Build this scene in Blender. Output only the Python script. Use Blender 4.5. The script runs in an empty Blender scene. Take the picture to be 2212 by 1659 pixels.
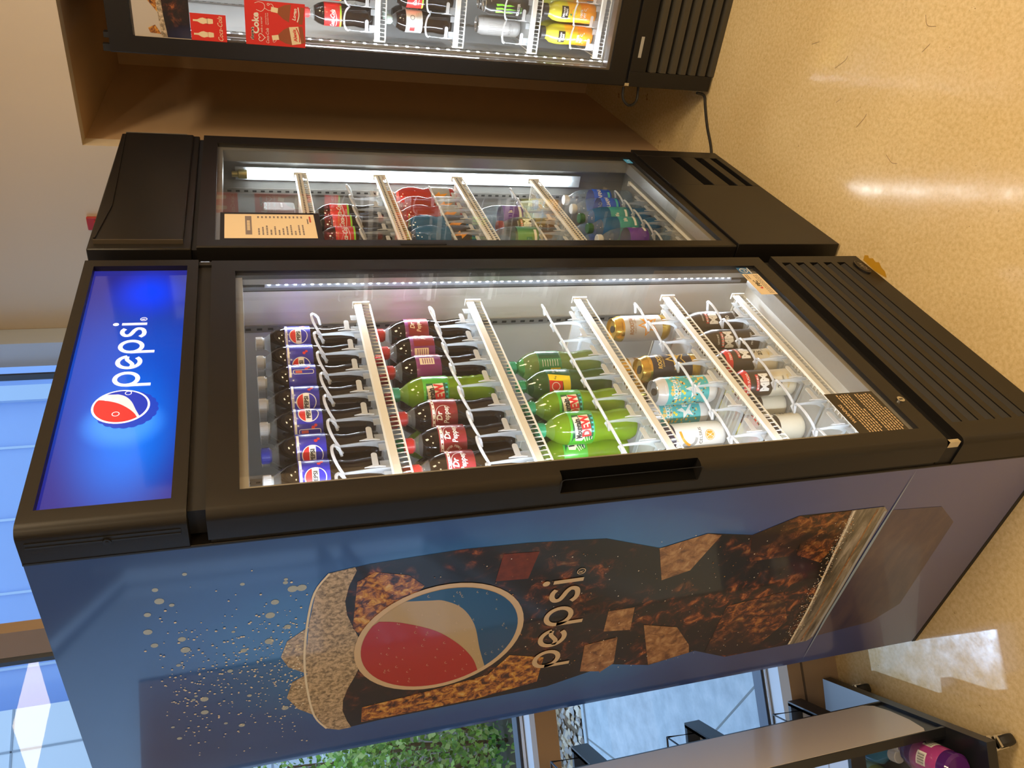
import bpy, math, random
from mathutils import Matrix, Vector
from mathutils.geometry import tessellate_polygon
random.seed(7)
S = bpy.context.scene
COL = S.collection
PI = math.pi
rad = math.radians

# ---------------------------------------------------------------- camera
CAM = bpy.data.cameras.new('camera'); cam = bpy.data.objects.new('camera', CAM); COL.objects.link(cam)
S.camera = cam
CAM.sensor_fit = 'HORIZONTAL'; CAM.sensor_width = 36.0; CAM.lens = 1700.44 / 2212 * 36; CAM.clip_start = .02; CAM.clip_end = 500
_R = ((-0.27245332, 0.60761168, -0.74604104), (-0.14395509, -0.79238886, -0.59278734), (-0.95133912, -0.05411047, 0.30335777))
_m = Matrix(_R).to_4x4(); _m.translation = Vector((-0.8774, -0.9113, 1.6595)); cam.matrix_world = _m

# ---------------------------------------------------------------- view, world, sun, room lights
S.view_settings.view_transform = 'Standard'; S.view_settings.look = 'None'; S.view_settings.gamma = 1
S.view_settings.use_curve_mapping = False; S.view_settings.exposure = 0.45
S.cycles.use_denoising = True
S.cycles.transparent_max_bounces = 24; S.cycles.max_bounces = 10; S.cycles.caustics_reflective = False; S.cycles.caustics_refractive = False
S.cycles.sample_clamp_indirect = 6
W = bpy.data.worlds.new('world'); S.world = W; W.use_nodes = True
nt = W.node_tree; bg = nt.nodes['Background']; bg.inputs[0].default_value = (.46, .68, 1, 1); bg.inputs[1].default_value = 1.2

def lamp(name, kind, loc, energy, color, rot=(0, 0, 0), size=None, size_y=None, angle=None, spread=None):
    l = bpy.data.lights.new(name, kind); l.energy = energy; l.color = color
    if size: l.shape = 'RECTANGLE'; l.size = size; l.size_y = size_y or size
    if angle is not None: l.angle = angle
    if spread: l.spread = spread
    o = bpy.data.objects.new(name, l); COL.objects.link(o); o.location = loc; o.rotation_euler = rot
    return o
def aim(o, d):
    o.rotation_euler = Vector(d).to_track_quat('-Z', 'Y').to_euler()
sun = lamp('sun', 'SUN', (0, 0, 6), 1.1, (.48, .68, 1), angle=rad(.6)); aim(sun, (-.33, -.575, -.75))
WARM = (1, .76, .47)
for q, (x, y, e) in enumerate([(.2, -1.9, 46), (-1.9, -2.6, 40), (1.2, -3.6, 40), (-2.4, -1.2, 14)]):
    lamp('ceiling_light_source', 'AREA', (x, y, 3.13), e, WARM, size=.6, size_y=.6)

# ---------------------------------------------------------------- materials
MATS = {}
def node_mat(name):
    m = bpy.data.materials.new(name); m.use_nodes = True; m.node_tree.nodes.clear(); return m, m.node_tree.nodes, m.node_tree.links
def mat(name, c, r=.5, metal=0, coat=0, spec=.5, emit=None, es=0, bump=0, bs=200, var=0, vs=30, sub=0):
    if name in MATS: return MATS[name]
    m, N, L = node_mat(name)
    o = N.new('ShaderNodeOutputMaterial'); b = N.new('ShaderNodeBsdfPrincipled'); L.new(b.outputs[0], o.inputs[0])
    b.inputs['Base Color'].default_value = (*c, 1); b.inputs['Roughness'].default_value = r
    b.inputs['Metallic'].default_value = metal; b.inputs['Coat Weight'].default_value = coat; b.inputs['Coat Roughness'].default_value = .08
    b.inputs['Specular IOR Level'].default_value = spec
    if emit: b.inputs['Emission Color'].default_value = (*emit, 1); b.inputs['Emission Strength'].default_value = es
    if var or bump:
        tc = N.new('ShaderNodeTexCoord'); n = N.new('ShaderNodeTexNoise'); n.inputs['Scale'].default_value = vs; n.inputs['Detail'].default_value = 5
        L.new(tc.outputs['Object'], n.inputs['Vector'])
        if var:
            mx = N.new('ShaderNodeMixRGB'); mx.blend_type = 'MULTIPLY'; mx.inputs[0].default_value = var; mx.inputs[1].default_value = (*c, 1)
            rp = N.new('ShaderNodeValToRGB'); rp.color_ramp.elements[0].position = .3; rp.color_ramp.elements[1].position = .7
            rp.color_ramp.elements[0].color = (.45, .45, .45, 1)
            L.new(n.outputs[0], rp.inputs[0]); L.new(rp.outputs[0], mx.inputs[2]); L.new(mx.outputs[0], b.inputs['Base Color'])
        if bump:
            n2 = N.new('ShaderNodeTexNoise'); n2.inputs['Scale'].default_value = bs; L.new(tc.outputs['Object'], n2.inputs['Vector'])
            bp = N.new('ShaderNodeBump'); bp.inputs['Strength'].default_value = bump; bp.inputs['Distance'].default_value = .001
            L.new(n2.outputs[0], bp.inputs['Height']); L.new(bp.outputs[0], b.inputs['Normal'])
    MATS[name] = m; return m
def schlick(N, L, f0=.04):
    w = N.new('ShaderNodeLayerWeight'); w.inputs[0].default_value = .5
    p = N.new('ShaderNodeMath'); p.operation = 'POWER'; p.inputs[1].default_value = 5; L.new(w.outputs['Facing'], p.inputs[0])
    q = N.new('ShaderNodeMath'); q.operation = 'MULTIPLY_ADD'; q.inputs[1].default_value = 1 - f0; q.inputs[2].default_value = f0; L.new(p.outputs[0], q.inputs[0]); return q
def clear(name, tint=(1, 1, 1), f0=.04, rough=.02, haze=0, hazec=(1, 1, 1)):
    """thin clear sheet: see-through plus a Fresnel reflection, optionally a milky share"""
    if name in MATS: return MATS[name]
    m, N, L = node_mat(name); o = N.new('ShaderNodeOutputMaterial')
    t = N.new('ShaderNodeBsdfTransparent'); t.inputs[0].default_value = (*tint, 1)
    g = N.new('ShaderNodeBsdfGlossy'); g.inputs['Roughness'].default_value = rough
    fr = schlick(N, L, f0)
    mx = N.new('ShaderNodeMixShader'); L.new(fr.outputs[0], mx.inputs[0]); L.new(g.outputs[0], mx.inputs[2])
    if haze:
        d = N.new('ShaderNodeBsdfDiffuse'); d.inputs[0].default_value = (*hazec, 1); tl = N.new('ShaderNodeBsdfTranslucent'); tl.inputs[0].default_value = (*hazec, 1)
        m1 = N.new('ShaderNodeMixShader'); m1.inputs[0].default_value = .5; L.new(d.outputs[0], m1.inputs[1]); L.new(tl.outputs[0], m1.inputs[2])
        m2 = N.new('ShaderNodeMixShader'); m2.inputs[0].default_value = haze; L.new(t.outputs[0], m2.inputs[1]); L.new(m1.outputs[0], m2.inputs[2])
        L.new(m2.outputs[0], mx.inputs[1])
    else: L.new(t.outputs[0], mx.inputs[1])
    L.new(mx.outputs[0], o.inputs[0]); MATS[name] = m; return m
def juice(name, c, trans=.5, rough=.06):
    """bottled drink behind clear plastic: diffuse + translucent body under a glossy skin"""
    if name in MATS: return MATS[name]
    m, N, L = node_mat(name); o = N.new('ShaderNodeOutputMaterial')
    d = N.new('ShaderNodeBsdfDiffuse'); d.inputs[0].default_value = (*c, 1); tl = N.new('ShaderNodeBsdfTranslucent'); tl.inputs[0].default_value = (*c, 1)
    m1 = N.new('ShaderNodeMixShader'); m1.inputs[0].default_value = trans; L.new(d.outputs[0], m1.inputs[1]); L.new(tl.outputs[0], m1.inputs[2])
    g = N.new('ShaderNodeBsdfGlossy'); g.inputs['Roughness'].default_value = rough
    fr = schlick(N, L)
    mx = N.new('ShaderNodeMixShader'); L.new(fr.outputs[0], mx.inputs[0]); L.new(m1.outputs[0], mx.inputs[1]); L.new(g.outputs[0], mx.inputs[2]); L.new(mx.outputs[0], o.inputs[0])
    MATS[name] = m; return m
def ramp_mat(name, stops, scale=10, detail=8, dist=0, rough=.4, coat=0, mask=None, bump=0, vor=False, stretch=(1, 1, 1)):
    """printed artwork / stone: noise through a colour ramp, optional large scale mask towards a second colour"""
    if name in MATS: return MATS[name]
    m, N, L = node_mat(name); o = N.new('ShaderNodeOutputMaterial'); b = N.new('ShaderNodeBsdfPrincipled'); L.new(b.outputs[0], o.inputs[0])
    tc = N.new('ShaderNodeTexCoord'); mp = N.new('ShaderNodeMapping'); mp.inputs['Scale'].default_value = stretch
    L.new(tc.outputs['Object'], mp.inputs[0])
    n = N.new('ShaderNodeTexNoise'); n.inputs['Scale'].default_value = scale; n.inputs['Detail'].default_value = detail; n.inputs['Roughness'].default_value = .65
    n.inputs['Distortion'].default_value = dist; L.new(mp.outputs[0], n.inputs['Vector'])
    rp = N.new('ShaderNodeValToRGB'); el = rp.color_ramp.elements
    while len(el) < len(stops): el.new(.5)
    for e, (p, c) in zip(el, stops): e.position = p; e.color = (*c, 1)
    L.new(n.outputs[0], rp.inputs[0]); out = rp.outputs[0]
    if mask:
        ms, lo, hi, c2 = mask
        n2 = N.new('ShaderNodeTexNoise'); n2.inputs['Scale'].default_value = ms; n2.inputs['Detail'].default_value = 3; L.new(tc.outputs['Object'], n2.inputs['Vector'])
        mr = N.new('ShaderNodeMapRange'); mr.inputs[1].default_value = lo; mr.inputs[2].default_value = hi; L.new(n2.outputs[0], mr.inputs[0])
        mx = N.new('ShaderNodeMixRGB'); L.new(mr.outputs[0], mx.inputs[0]); L.new(out, mx.inputs[1]); mx.inputs[2].default_value = (*c2, 1); out = mx.outputs[0]
    L.new(out, b.inputs['Base Color']); b.inputs['Roughness'].default_value = rough; b.inputs['Coat Weight'].default_value = coat; b.inputs['Coat Roughness'].default_value = .06
    if bump:
        bp = N.new('ShaderNodeBump'); bp.inputs['Strength'].default_value = bump; bp.inputs['Distance'].default_value = .02; L.new(n.outputs[0], bp.inputs['Height']); L.new(bp.outputs[0], b.inputs['Normal'])
    MATS[name] = m; return m

# ---------------------------------------------------------------- mesh builder
_txt = {}
def text2d(s, shear=0.0, bold=0.0):
    k = (s, shear, bold)
    if k not in _txt:
        c = bpy.data.curves.new('lettering_source', 'FONT'); c.body = s; c.size = 1; c.resolution_u = 2; c.shear = shear; c.offset = bold; c.fill_mode = 'BOTH'
        o = bpy.data.objects.new('lettering_source', c)
        me = bpy.data.meshes.new_from_object(o)
        vs = [(v.co.x, v.co.y) for v in me.vertices]; fs = [tuple(p.vertices) for p in me.polygons]
        bpy.data.objects.remove(o); bpy.data.curves.remove(c); bpy.data.meshes.remove(me)
        _txt[k] = (vs, fs)
    return _txt[k]
class MB:
    def __init__(s): s.v = []; s.f = []; s.mi = []; s.ms = []
    def m(s, mt):
        if mt not in s.ms: s.ms.append(mt)
        return s.ms.index(mt)
    def add(s, vs, fs, mt):
        b = len(s.v); s.v += [tuple(v) for v in vs]; k = s.m(mt)
        for f in fs: s.f.append(tuple(b + i for i in f)); s.mi.append(k)
        return s
    def box(s, x0, x1, y0, y1, z0, z1, mt):
        return s.add([(x, y, z) for z in (z0, z1) for y in (y0, y1) for x in (x0, x1)], [(0, 2, 3, 1), (4, 5, 7, 6), (0, 1, 5, 4), (2, 6, 7, 3), (0, 4, 6, 2), (1, 3, 7, 5)], mt)
    def prism(s, poly, a, b, mt, axis='z', caps=True):
        n = len(poly)
        def P(u, v, w): return {'z': (u, v, w), 'y': (u, w, v), 'x': (w, u, v)}[axis]
        vs = [P(u, v, a) for u, v in poly] + [P(u, v, b) for u, v in poly]
        fs = [(i, (i + 1) % n, n + (i + 1) % n, n + i) for i in range(n)]
        if caps: fs += [tuple(range(n))[::-1], tuple(range(n, 2 * n))]
        return s.add(vs, fs, mt)
    def lathe(s, prof, mt, n=24, c=(0, 0, 0), a0=0, a1=2 * PI, fm=None):
        full = abs(a1 - a0 - 2 * PI) < 1e-6; cols = n if full else n + 1
        vs = [(c[0] + r * math.sin(a0 + (a1 - a0) * i / n), c[1] - r * math.cos(a0 + (a1 - a0) * i / n), c[2] + z) for r, z in prof for i in range(cols)]
        b = len(s.v); s.v += vs
        for j in range(len(prof) - 1):
            mm = s.m(fm(j) if fm else mt)
            for i in range(n):
                i2 = (i + 1) % cols
                s.f.append((b + j * cols + i, b + j * cols + i2, b + (j + 1) * cols + i2, b + (j + 1) * cols + i)); s.mi.append(mm)
        return s
    def tube(s, pts, r, mt, n=6, closed=False):
        P = [Vector(p) for p in pts]; rings = []; N = len(P)
        up = Vector((0, 0, 1))
        for i, p in enumerate(P):
            a = P[(i - 1) % N] if (closed or i > 0) else P[i]; c = P[(i + 1) % N] if (closed or i < N - 1) else P[i]
            t = (c - a).normalized(); x = t.cross(up)
            if x.length < .05: x = t.cross(Vector((0, 1, 0)))
            x.normalize(); y = t.cross(x)
            rings.append([p + (x * math.cos(2 * PI * k / n) + y * math.sin(2 * PI * k / n)) * r for k in range(n)])
        vs = [v for g in rings for v in g]; fs = []
        for i in range(N if closed else N - 1):
            j = (i + 1) % N
            for k in range(n): fs.append((i * n + k, i * n + (k + 1) % n, j * n + (k + 1) % n, j * n + k))
        if not closed: fs += [tuple(range(n))[::-1], tuple(range((N - 1) * n, N * n))]
        return s.add(vs, fs, mt)
    # flat artwork; M maps (u, v, offset) to a point
    def fill(s, poly, M, mt, off=.0004, holes=()):
        loops = [[Vector((u, v, 0)) for u, v in poly]] + [[Vector((u, v, 0)) for u, v in h] for h in holes]
        flat = [p for l in loops for p in l]; tr = tessellate_polygon(loops)
        fs = []
        for t in tr:
            a, b, c = (flat[i] for i in t)
            fs.append(tuple(t) if (b - a).cross(c - a).z > 0 else tuple(t)[::-1])
        if hasattr(M, 'cyl'): return s.tris([tuple((flat[i].x, flat[i].y) for i in f) for f in fs], M, mt, off)
        return s.add([M(p.x, p.y, off) for p in flat], fs, mt)
    def tris(s, T, M, mt, off):
        T = fine(T); ix = {}; fs = []
        for t in T: fs.append(tuple(ix.setdefault((round(a, 6), round(b, 6)), len(ix)) for a, b in t))
        return s.add([M(a, b, off) for a, b in ix], [f for f in fs if len(set(f)) == 3], mt)
    def rect(s, u0, v0, u1, v1, M, mt, off=.0004, nu=1):
        us = [u0 + (u1 - u0) * i / nu for i in range(nu + 1)]
        vs = [M(u, v, off) for v in (v0, v1) for u in us]; k = nu + 1
        return s.add(vs, [(i, i + 1, k + i + 1, k + i) for i in range(nu)], mt)
    def stroke(s, pts, w, M, mt, off=.0006, closed=False):
        n = len(pts); L, R = [], []
        for i in range(n):
            a = pts[(i - 1) % n] if (closed or i) else pts[i]; c = pts[(i + 1) % n] if (closed or i < n - 1) else pts[i]
            dx, dy = c[0] - a[0], c[1] - a[1]; l = math.hypot(dx, dy) or 1; nx, ny = -dy / l * w / 2, dx / l * w / 2
            L.append((pts[i][0] + nx, pts[i][1] + ny)); R.append((pts[i][0] - nx, pts[i][1] - ny))
        vs = [M(u, v, off) for u, v in L + R]; fs = []
        for i in range(n if closed else n - 1):
            j = (i + 1) % n; fs.append((n + i, n + j, j, i))
        return s.add(vs, fs, mt)
    def text(s, t, u, v, h, M, mt, off=.0006, align='c', shear=0, bold=0, sx=1, rot=0):
        vs, fs = text2d(t, shear, bold)
        if not vs: return s
        k = h / .7; x0 = min(p[0] for p in vs); x1 = max(p[0] for p in vs); w = (x1 - x0) * k * sx
        o = {'c': -w / 2, 'l': 0, 'r': -w}[align]; cr, sr = math.cos(rot), math.sin(rot); out = []
        for p in vs:
            a = (p[0] - x0) * k * sx + o; b = p[1] * k
            out.append((u + a * cr - b * sr, v + a * sr + b * cr))
        if hasattr(M, 'cyl') and h > .006: return s.tris([tuple(out[i] for i in (f[0], f[j], f[j + 1])) for f in fs for j in range(1, len(f) - 1)], M, mt, off)
        return s.add([M(a, b, off) for a, b in out], fs, mt)
    def arctext(s, t, cu, cv, r, h, M, mt, a_mid=90, off=.0006, bold=0, step=None):
        st = step or h * 1.0 / r
        for i, ch in enumerate(t):
            a = rad(a_mid) + st * ((len(t) - 1) / 2 - i)
            s.text(ch, cu + r * math.cos(a), cv + r * math.sin(a), h, M, mt, off, bold=bold, rot=a - PI / 2)
        return s
    def build(s, name, parent=None, loc=None, rz=0, sharp=38, bevel=0):
        me = bpy.data.meshes.new(name); me.from_pydata(s.v, [], s.f)
        for mt in s.ms: me.materials.append(mt)
        me.polygons.foreach_set('material_index', s.mi); me.polygons.foreach_set('use_smooth', [True] * len(me.polygons))
        me.update(); me.set_sharp_from_angle(angle=rad(sharp))
        o = bpy.data.objects.new(name, me); COL.objects.link(o)
        if parent: o.parent = parent
        if loc: o.location = loc
        if rz: o.rotation_euler.z = rz
        if bevel:
            b = o.modifiers.new('edge', 'BEVEL'); b.width = bevel; b.segments = 2; b.limit_method = 'ANGLE'; b.angle_limit = rad(40)
        return o
def arc(cx, cy, r, a0, a1, n=24, ry=None):
    return [(cx + r * math.cos(rad(a0 + (a1 - a0) * i / n)), cy + (ry or r) * math.sin(rad(a0 + (a1 - a0) * i / n))) for i in range(n + 1)]
def circ(cx, cy, r, n=32): return arc(cx, cy, r, 0, 360, n)[:-1]
def rrect(u0, v0, u1, v1, r, n=4):
    p = []
    for cx, cy, a in ((u1 - r, v0 + r, -90), (u1 - r, v1 - r, 0), (u0 + r, v1 - r, 90), (u0 + r, v0 + r, 180)): p += arc(cx, cy, r, a, a + 90, n)
    return p
def smooth(pts, k=6):
    out = []
    for i in range(len(pts) - 1):
        p0, p1, p2, p3 = pts[max(i - 1, 0)], pts[i], pts[i + 1], pts[min(i + 2, len(pts) - 1)]
        for j in range(k):
            t = j / k; out.append(tuple(.5 * (2 * p1[d] + (p2[d] - p0[d]) * t + (2 * p0[d] - 5 * p1[d] + 4 * p2[d] - p3[d]) * t * t + (3 * p1[d] - p0[d] - 3 * p2[d] + p3[d]) * t ** 3) for d in range(len(p1))))
    return out + [tuple(pts[-1])]
def FRONT(y=0.0): return lambda u, v, o: (u, y - o, v)
def SIDE(x=0.0): return lambda u, v, o: (x - o, -u, v)
def CYL(r):
    f = lambda u, v, o: ((r + o) * math.sin(u / r), -(r + o) * math.cos(u / r), v)
    f.cyl = True
    return f
def fine(tris, umax=.0045):
    out = []; st = list(tris)
    while st:
        t = st.pop(); d = [abs(t[i][0] - t[(i + 1) % 3][0]) for i in range(3)]; k = d.index(max(d))
        if d[k] <= umax: out.append(t); continue
        a, b, c = t[k], t[(k + 1) % 3], t[(k + 2) % 3]; m = ((a[0] + b[0]) / 2, (a[1] + b[1]) / 2)
        st += [(a, m, c), (m, b, c)]
    return out
def thing(name, label, cat, loc=(0, 0, 0), rz=0, group=None, parent=None):
    o = bpy.data.objects.new(name, None); COL.objects.link(o); o.empty_display_size = .05
    o.location = loc; o.rotation_euler.z = rz; o['label'] = label; o['category'] = cat
    if group: o['group'] = group
    return o
def tag(o, label, cat, group=None):
    o['label'] = label; o['category'] = cat
    if group: o['group'] = group
    return o
def struct(o): o['kind'] = 'structure'; return o
#@@SETTING
# ================================================================ the room
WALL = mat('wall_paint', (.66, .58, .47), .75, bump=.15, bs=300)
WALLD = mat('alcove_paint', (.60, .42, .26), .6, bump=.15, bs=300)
TRIMW = mat('window_reveal_paint', (.62, .68, .74), .5)
FRAME = mat('window_frame_metal', (.05, .06, .08), .35, metal=.4)
TANW = mat('wall_paint_spandrel', (.36, .26, .18), .7)
def floor_mat():
    m, N, L = node_mat('terrazzo_floor'); o = N.new('ShaderNodeOutputMaterial'); b = N.new('ShaderNodeBsdfPrincipled'); L.new(b.outputs[0], o.inputs[0])
    tc = N.new('ShaderNodeTexCoord')
    def noise(sc, det=4, rough=.6, dist=0):
        n = N.new('ShaderNodeTexNoise'); n.inputs['Scale'].default_value = sc; n.inputs['Detail'].default_value = det; n.inputs['Roughness'].default_value = rough; n.inputs['Distortion'].default_value = dist
        L.new(tc.outputs['Object'], n.inputs['Vector']); return n
    def ramp(src, stops):
        r = N.new('ShaderNodeValToRGB'); e = r.color_ramp.elements
        while len(e) < len(stops): e.new(.5)
        for x, (p, c) in zip(e, stops): x.position = p; x.color = (*c, 1)
        L.new(src.outputs[0], r.inputs[0]); return r
    def mul(a, c, f=1):
        x = N.new('ShaderNodeMixRGB'); x.blend_type = 'MULTIPLY'; x.inputs[0].default_value = f; L.new(a.outputs[0], x.inputs[1]); L.new(c.outputs[0], x.inputs[2]); return x
    base = ramp(noise(95, 5), [(.34, (.64, .49, .25)), (.5, (.72, .565, .31)), (.66, (.78, .635, .38))])
    big = ramp(noise(1.6, 3), [(.3, (.88, .86, .82)), (.7, (1, 1, 1))])
    chips = ramp(noise(150, 2, .5, 1.5), [(.235, (.35, .27, .2)), (.29, (1, 1, 1))])
    x = mul(mul(base, big), chips, .9)
    # scuffs and dirt marks on the floor of the alcove
    dn = ramp(noise(14, 6, .7), [(.62, (1, 1, 1)), (.7, (.35, .2, .1))])
    sep = N.new('ShaderNodeSeparateXYZ'); L.new(tc.outputs['Object'], sep.inputs[0])
    mr = N.new('ShaderNodeMapRange'); mr.inputs[1].default_value = 1.75; mr.inputs[2].default_value = 2.1; L.new(sep.outputs[0], mr.inputs[0])
    mx = N.new('ShaderNodeMixRGB'); mx.blend_type = 'MULTIPLY'; L.new(mr.outputs[0], mx.inputs[0]); L.new(x.outputs[0], mx.inputs[1]); L.new(dn.outputs[0], mx.inputs[2])
    L.new(mx.outputs[0], b.inputs['Base Color'])
    rr = ramp(noise(22, 6), [(.35, (.10, .10, .10)), (.65, (.17, .17, .17))]); L.new(rr.outputs[0], b.inputs['Roughness'])
    b.inputs['Specular IOR Level'].default_value = .5
    bp = N.new('ShaderNodeBump'); bp.inputs['Strength'].default_value = .02; bp.inputs['Distance'].default_value = .003; L.new(noise(30, 4).outputs[0], bp.inputs['Height']); L.new(bp.outputs[0], b.inputs['Normal'])
    return m
FLOOR = floor_mat()
PC = (.47, .80); UL = (math.cos(rad(138)), math.sin(rad(138)))
def onL(u, w=0): return (PC[0] + UL[0] * u + .669 * w, PC[1] + UL[1] * u + .743 * w)
LEN = 6.6
end = onL(LEN)
b = MB(); b.prism([(-4.5, -5), (3.2, -5), (3.2, .5), (1.9, .9), PC, end, (-4.5, end[1])], -.05, 0, FLOOR); FL = struct(b.build('floor'))
b = MB(); Mf = lambda u, v, o: (u, v, o)
for pts in ([(.86, -.54), (.845, -.565)], [(1.30, -.44), (1.27, -.455)], [(1.16, -.41), (1.13, -.44), (1.125, -.455)], [(1.10, -.33), (1.085, -.345)], [(.98, -.30), (.965, -.33), (.962, -.345)], [(.83, -.28), (.80, -.27), (.78, -.275)], [(.90, -.62), (.88, -.60), (.85, -.605)]): b.stroke(smooth(pts) if len(pts) > 2 else pts, .0016, Mf, mat('scuff_mark', (.30, .20, .10), .6), .0006)
b.build('scuff_marks', FL)
b = MB(); b.fill([(.745, -.002), (.748, -.016), (.735, -.022), (.728, -.017), (.715, -.024), (.700, -.020), (.688, -.026), (.672, -.018), (.655, -.016), (.64, -.004), (.69, .002)], Mf, mat('amber_stain', (.50, .27, .02), .3), .0009); b.build('amber_stain', FL)
b = MB(); b.prism([(-4.5, -5), (3.2, -5), (3.2, .5), (1.9, .9), PC, end, (-4.5, end[1])], 3.2, 3.25, mat('ceiling_white', (.7, .66, .6), .8)); struct(b.build('ceiling'))
b = MB(); b.box(-4.55, -4.5, -5, 5.3, 0, 3.2, WALL); struct(b.build('wall_back_left'))
b = MB(); b.box(-4.55, 3.2, -5.05, -5, 0, 3.2, WALL); struct(b.build('wall_front'))
# right wall with the drinks alcove cut into it
b = MB(); b.box(1.86, 1.92, .182, .90, 0, 3.2, WALL); b.box(1.86, 1.92, -1.7, .182, 2.165, 3.2, WALL); b.box(1.86, 1.92, -5, -1.7, 0, 3.2, WALL)
struct(b.build('wall_right'))
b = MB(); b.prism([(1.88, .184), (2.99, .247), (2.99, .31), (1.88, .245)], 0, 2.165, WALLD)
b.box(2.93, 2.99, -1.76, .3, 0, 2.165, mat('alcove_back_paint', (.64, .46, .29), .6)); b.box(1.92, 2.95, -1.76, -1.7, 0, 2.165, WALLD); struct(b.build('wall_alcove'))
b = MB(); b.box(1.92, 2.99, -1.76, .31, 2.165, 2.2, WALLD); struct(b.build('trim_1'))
# window wall behind the coolers
b = MB(); b.prism([PC, (1.86, .858), (1.86, .92), (.44, .87)], 0, .997, TANW); b.prism([PC, (1.86, .858), (1.86, .92), (.44, .87)], 2.95, 3.2, WALL); struct(b.build('wall_rear'))
b = MB(); b.box(.03, LEN, -.05, .0, 0, .178, TANW); b.box(.03, LEN, -.05, .0, .934, .997, TANW); b.box(.03, LEN, -.05, 0, 2.95, 3.2, WALL)
b.box(.03, LEN, .0, .003, .125, .131, mat('joint_dark', (.12, .09, .07), .8))
b.box(.03, LEN, -.17, -.0495, .1, .178, TRIMW); b.box(.03, LEN, -.17, -.0495, .94, .997, TRIMW)
struct(b.build('wall_left', loc=(*PC, 0), rz=rad(138)))
b = MB(); b.prism([(PC[0] - .012, PC[1] + .004), (PC[0] + .014, PC[1] - .0), (PC[0] + .03, PC[1] + .10), (PC[0] - .01, PC[1] + .10)], 0, 3.2, TANW); struct(b.build('trim_2'))
GL = clear('window_glass', (.93, .97, 1), rough=.01)
def window(name, u0, u1, z0, z1, loc, rz, y, jw=.03):
    r = struct(MB().box(u0, u1, y - .02, y + .03, z0, z0 + .018, FRAME).box(u0, u1, y - .02, y + .03, z1 - .03, z1, FRAME).box(u0, u0 + .03, y - .02, y + .03, z0, z1, FRAME).box(u1 - jw, u1, y - .012, y + .012, z0, z1, FRAME).build(name, loc=loc, rz=rz))
    g = MB().add([(u0, y, z0), (u1, y, z0), (u1, y, z1), (u0, y, z1)], [(0, 1, 2, 3)], GL).build('pane', r)
    s = MB().box(u0, u1, y + .03, y + .038, z0 + .002, z0 + .01, mat('bright_bead', (.8, .85, .9), .3, metal=.5)).build('glazing_bead', r)
window('window_1', .06, LEN, .178, .934, (*PC, 0), rad(138), -.15)
window('window_2', .06, LEN, .997, 2.95, (*PC, 0), rad(138), -.15)
window('window_3', .53, 1.772, .997, 2.95, (0, .035, 0), rad(2.4), .89, jw=.010)
b = MB(); b.box(1.765, 1.858, .88, .98, .997, 2.95, mat('jamb_blue_white', (.50, .58, .70), .5)); struct(b.build('trim_3'))
# small red alarm box on the beige wall
t = thing('fire_alarm', 'small red alarm box on the beige wall above the unlit cooler', 'alarm', (1.86, .455, 2.16))
MB().box(-.012, 0, -.024, .024, -.03, .034, mat('alarm_red', (.42, .02, .02), .4)).build('housing', t, bevel=.003)
MB().box(-.022, -.012, -.012, .012, -.01, .01, mat('alarm_lever', (.55, .03, .03), .3)).build('lever', t)

# ---------------------------------------------------------------- outside
b = MB(); CONC = ramp_mat('sidewalk_concrete', [(.3, (.34, .40, .44)), (.55, (.46, .53, .57)), (.7, (.55, .60, .63))], 9, 8, rough=.8)
b.box(-1.5, LEN, -2.3, -.17, -.05, -.01, CONC); b.box(-1.5, LEN, -2.34, -2.3, -.05, .0, CONC)
o = struct(b.build('path', loc=(*PC, 0), rz=rad(138)))
b = MB(); b.prism([(1.27, -.6), (1.28, -.6), (1.19, -2.3), (1.18, -2.3)], -.0098, -.0085, mat('joint_sealant', (.22, .24, .24), .9)); b.prism([(.36, -.17), (.37, -.17), (1.28, -1.5), (1.27, -1.5)], -.0098, -.009, mat('joint_sealant', (.2, .2, .2), .9))
struct(b.build('trim_4', loc=(*PC, 0), rz=rad(138)))
b = MB(); b.box(-30, 30, -40, -2.34, -.08, -.03, mat('soil', (.16, .12, .08), .9)); struct(b.build('ground', loc=(*PC, 0), rz=rad(138)))
peb = [mat('pebble_%s' % n, c, .6) for n, c in (('tan', (.42, .32, .2)), ('grey', (.35, .34, .32)), ('cream', (.62, .54, .42)), ('brown', (.2, .14, .09)))]
b = MB()
for i in range(3200):
    u, w = random.uniform(-1.4, 3.2), random.uniform(2.36, 3.15); r = random.uniform(.012, .03); x, y, z = u, -w, -.03 + r * .5
    a = random.random() * 3; ca, sa = math.cos(a), math.sin(a); sx, sy = r * random.uniform(.8, 1.5), r
    vs = [(x + sx * math.cos(k * PI / 3) * ca - sy * math.sin(k * PI / 3) * sa, y + sx * math.cos(k * PI / 3) * sa + sy * math.sin(k * PI / 3) * ca, z) for k in range(6)] + [(x, y, z + r * .6)]
    b.add(vs, [(k, (k + 1) % 6, 6) for k in range(6)], random.choice(peb))
o = b.build('pebbles', loc=(*PC, 0), rz=rad(138)); tag(o, 'bed of tan and grey river pebbles beside the sidewalk outside', 'pebbles'); o['kind'] = 'stuff'
leafm = [juice('leaf_%d' % i, c, .45, .35) for i, c in enumerate([(.20, .44, .06), (.40, .64, .12), (.10, .24, .04), (.60, .74, .26)])]
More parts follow.
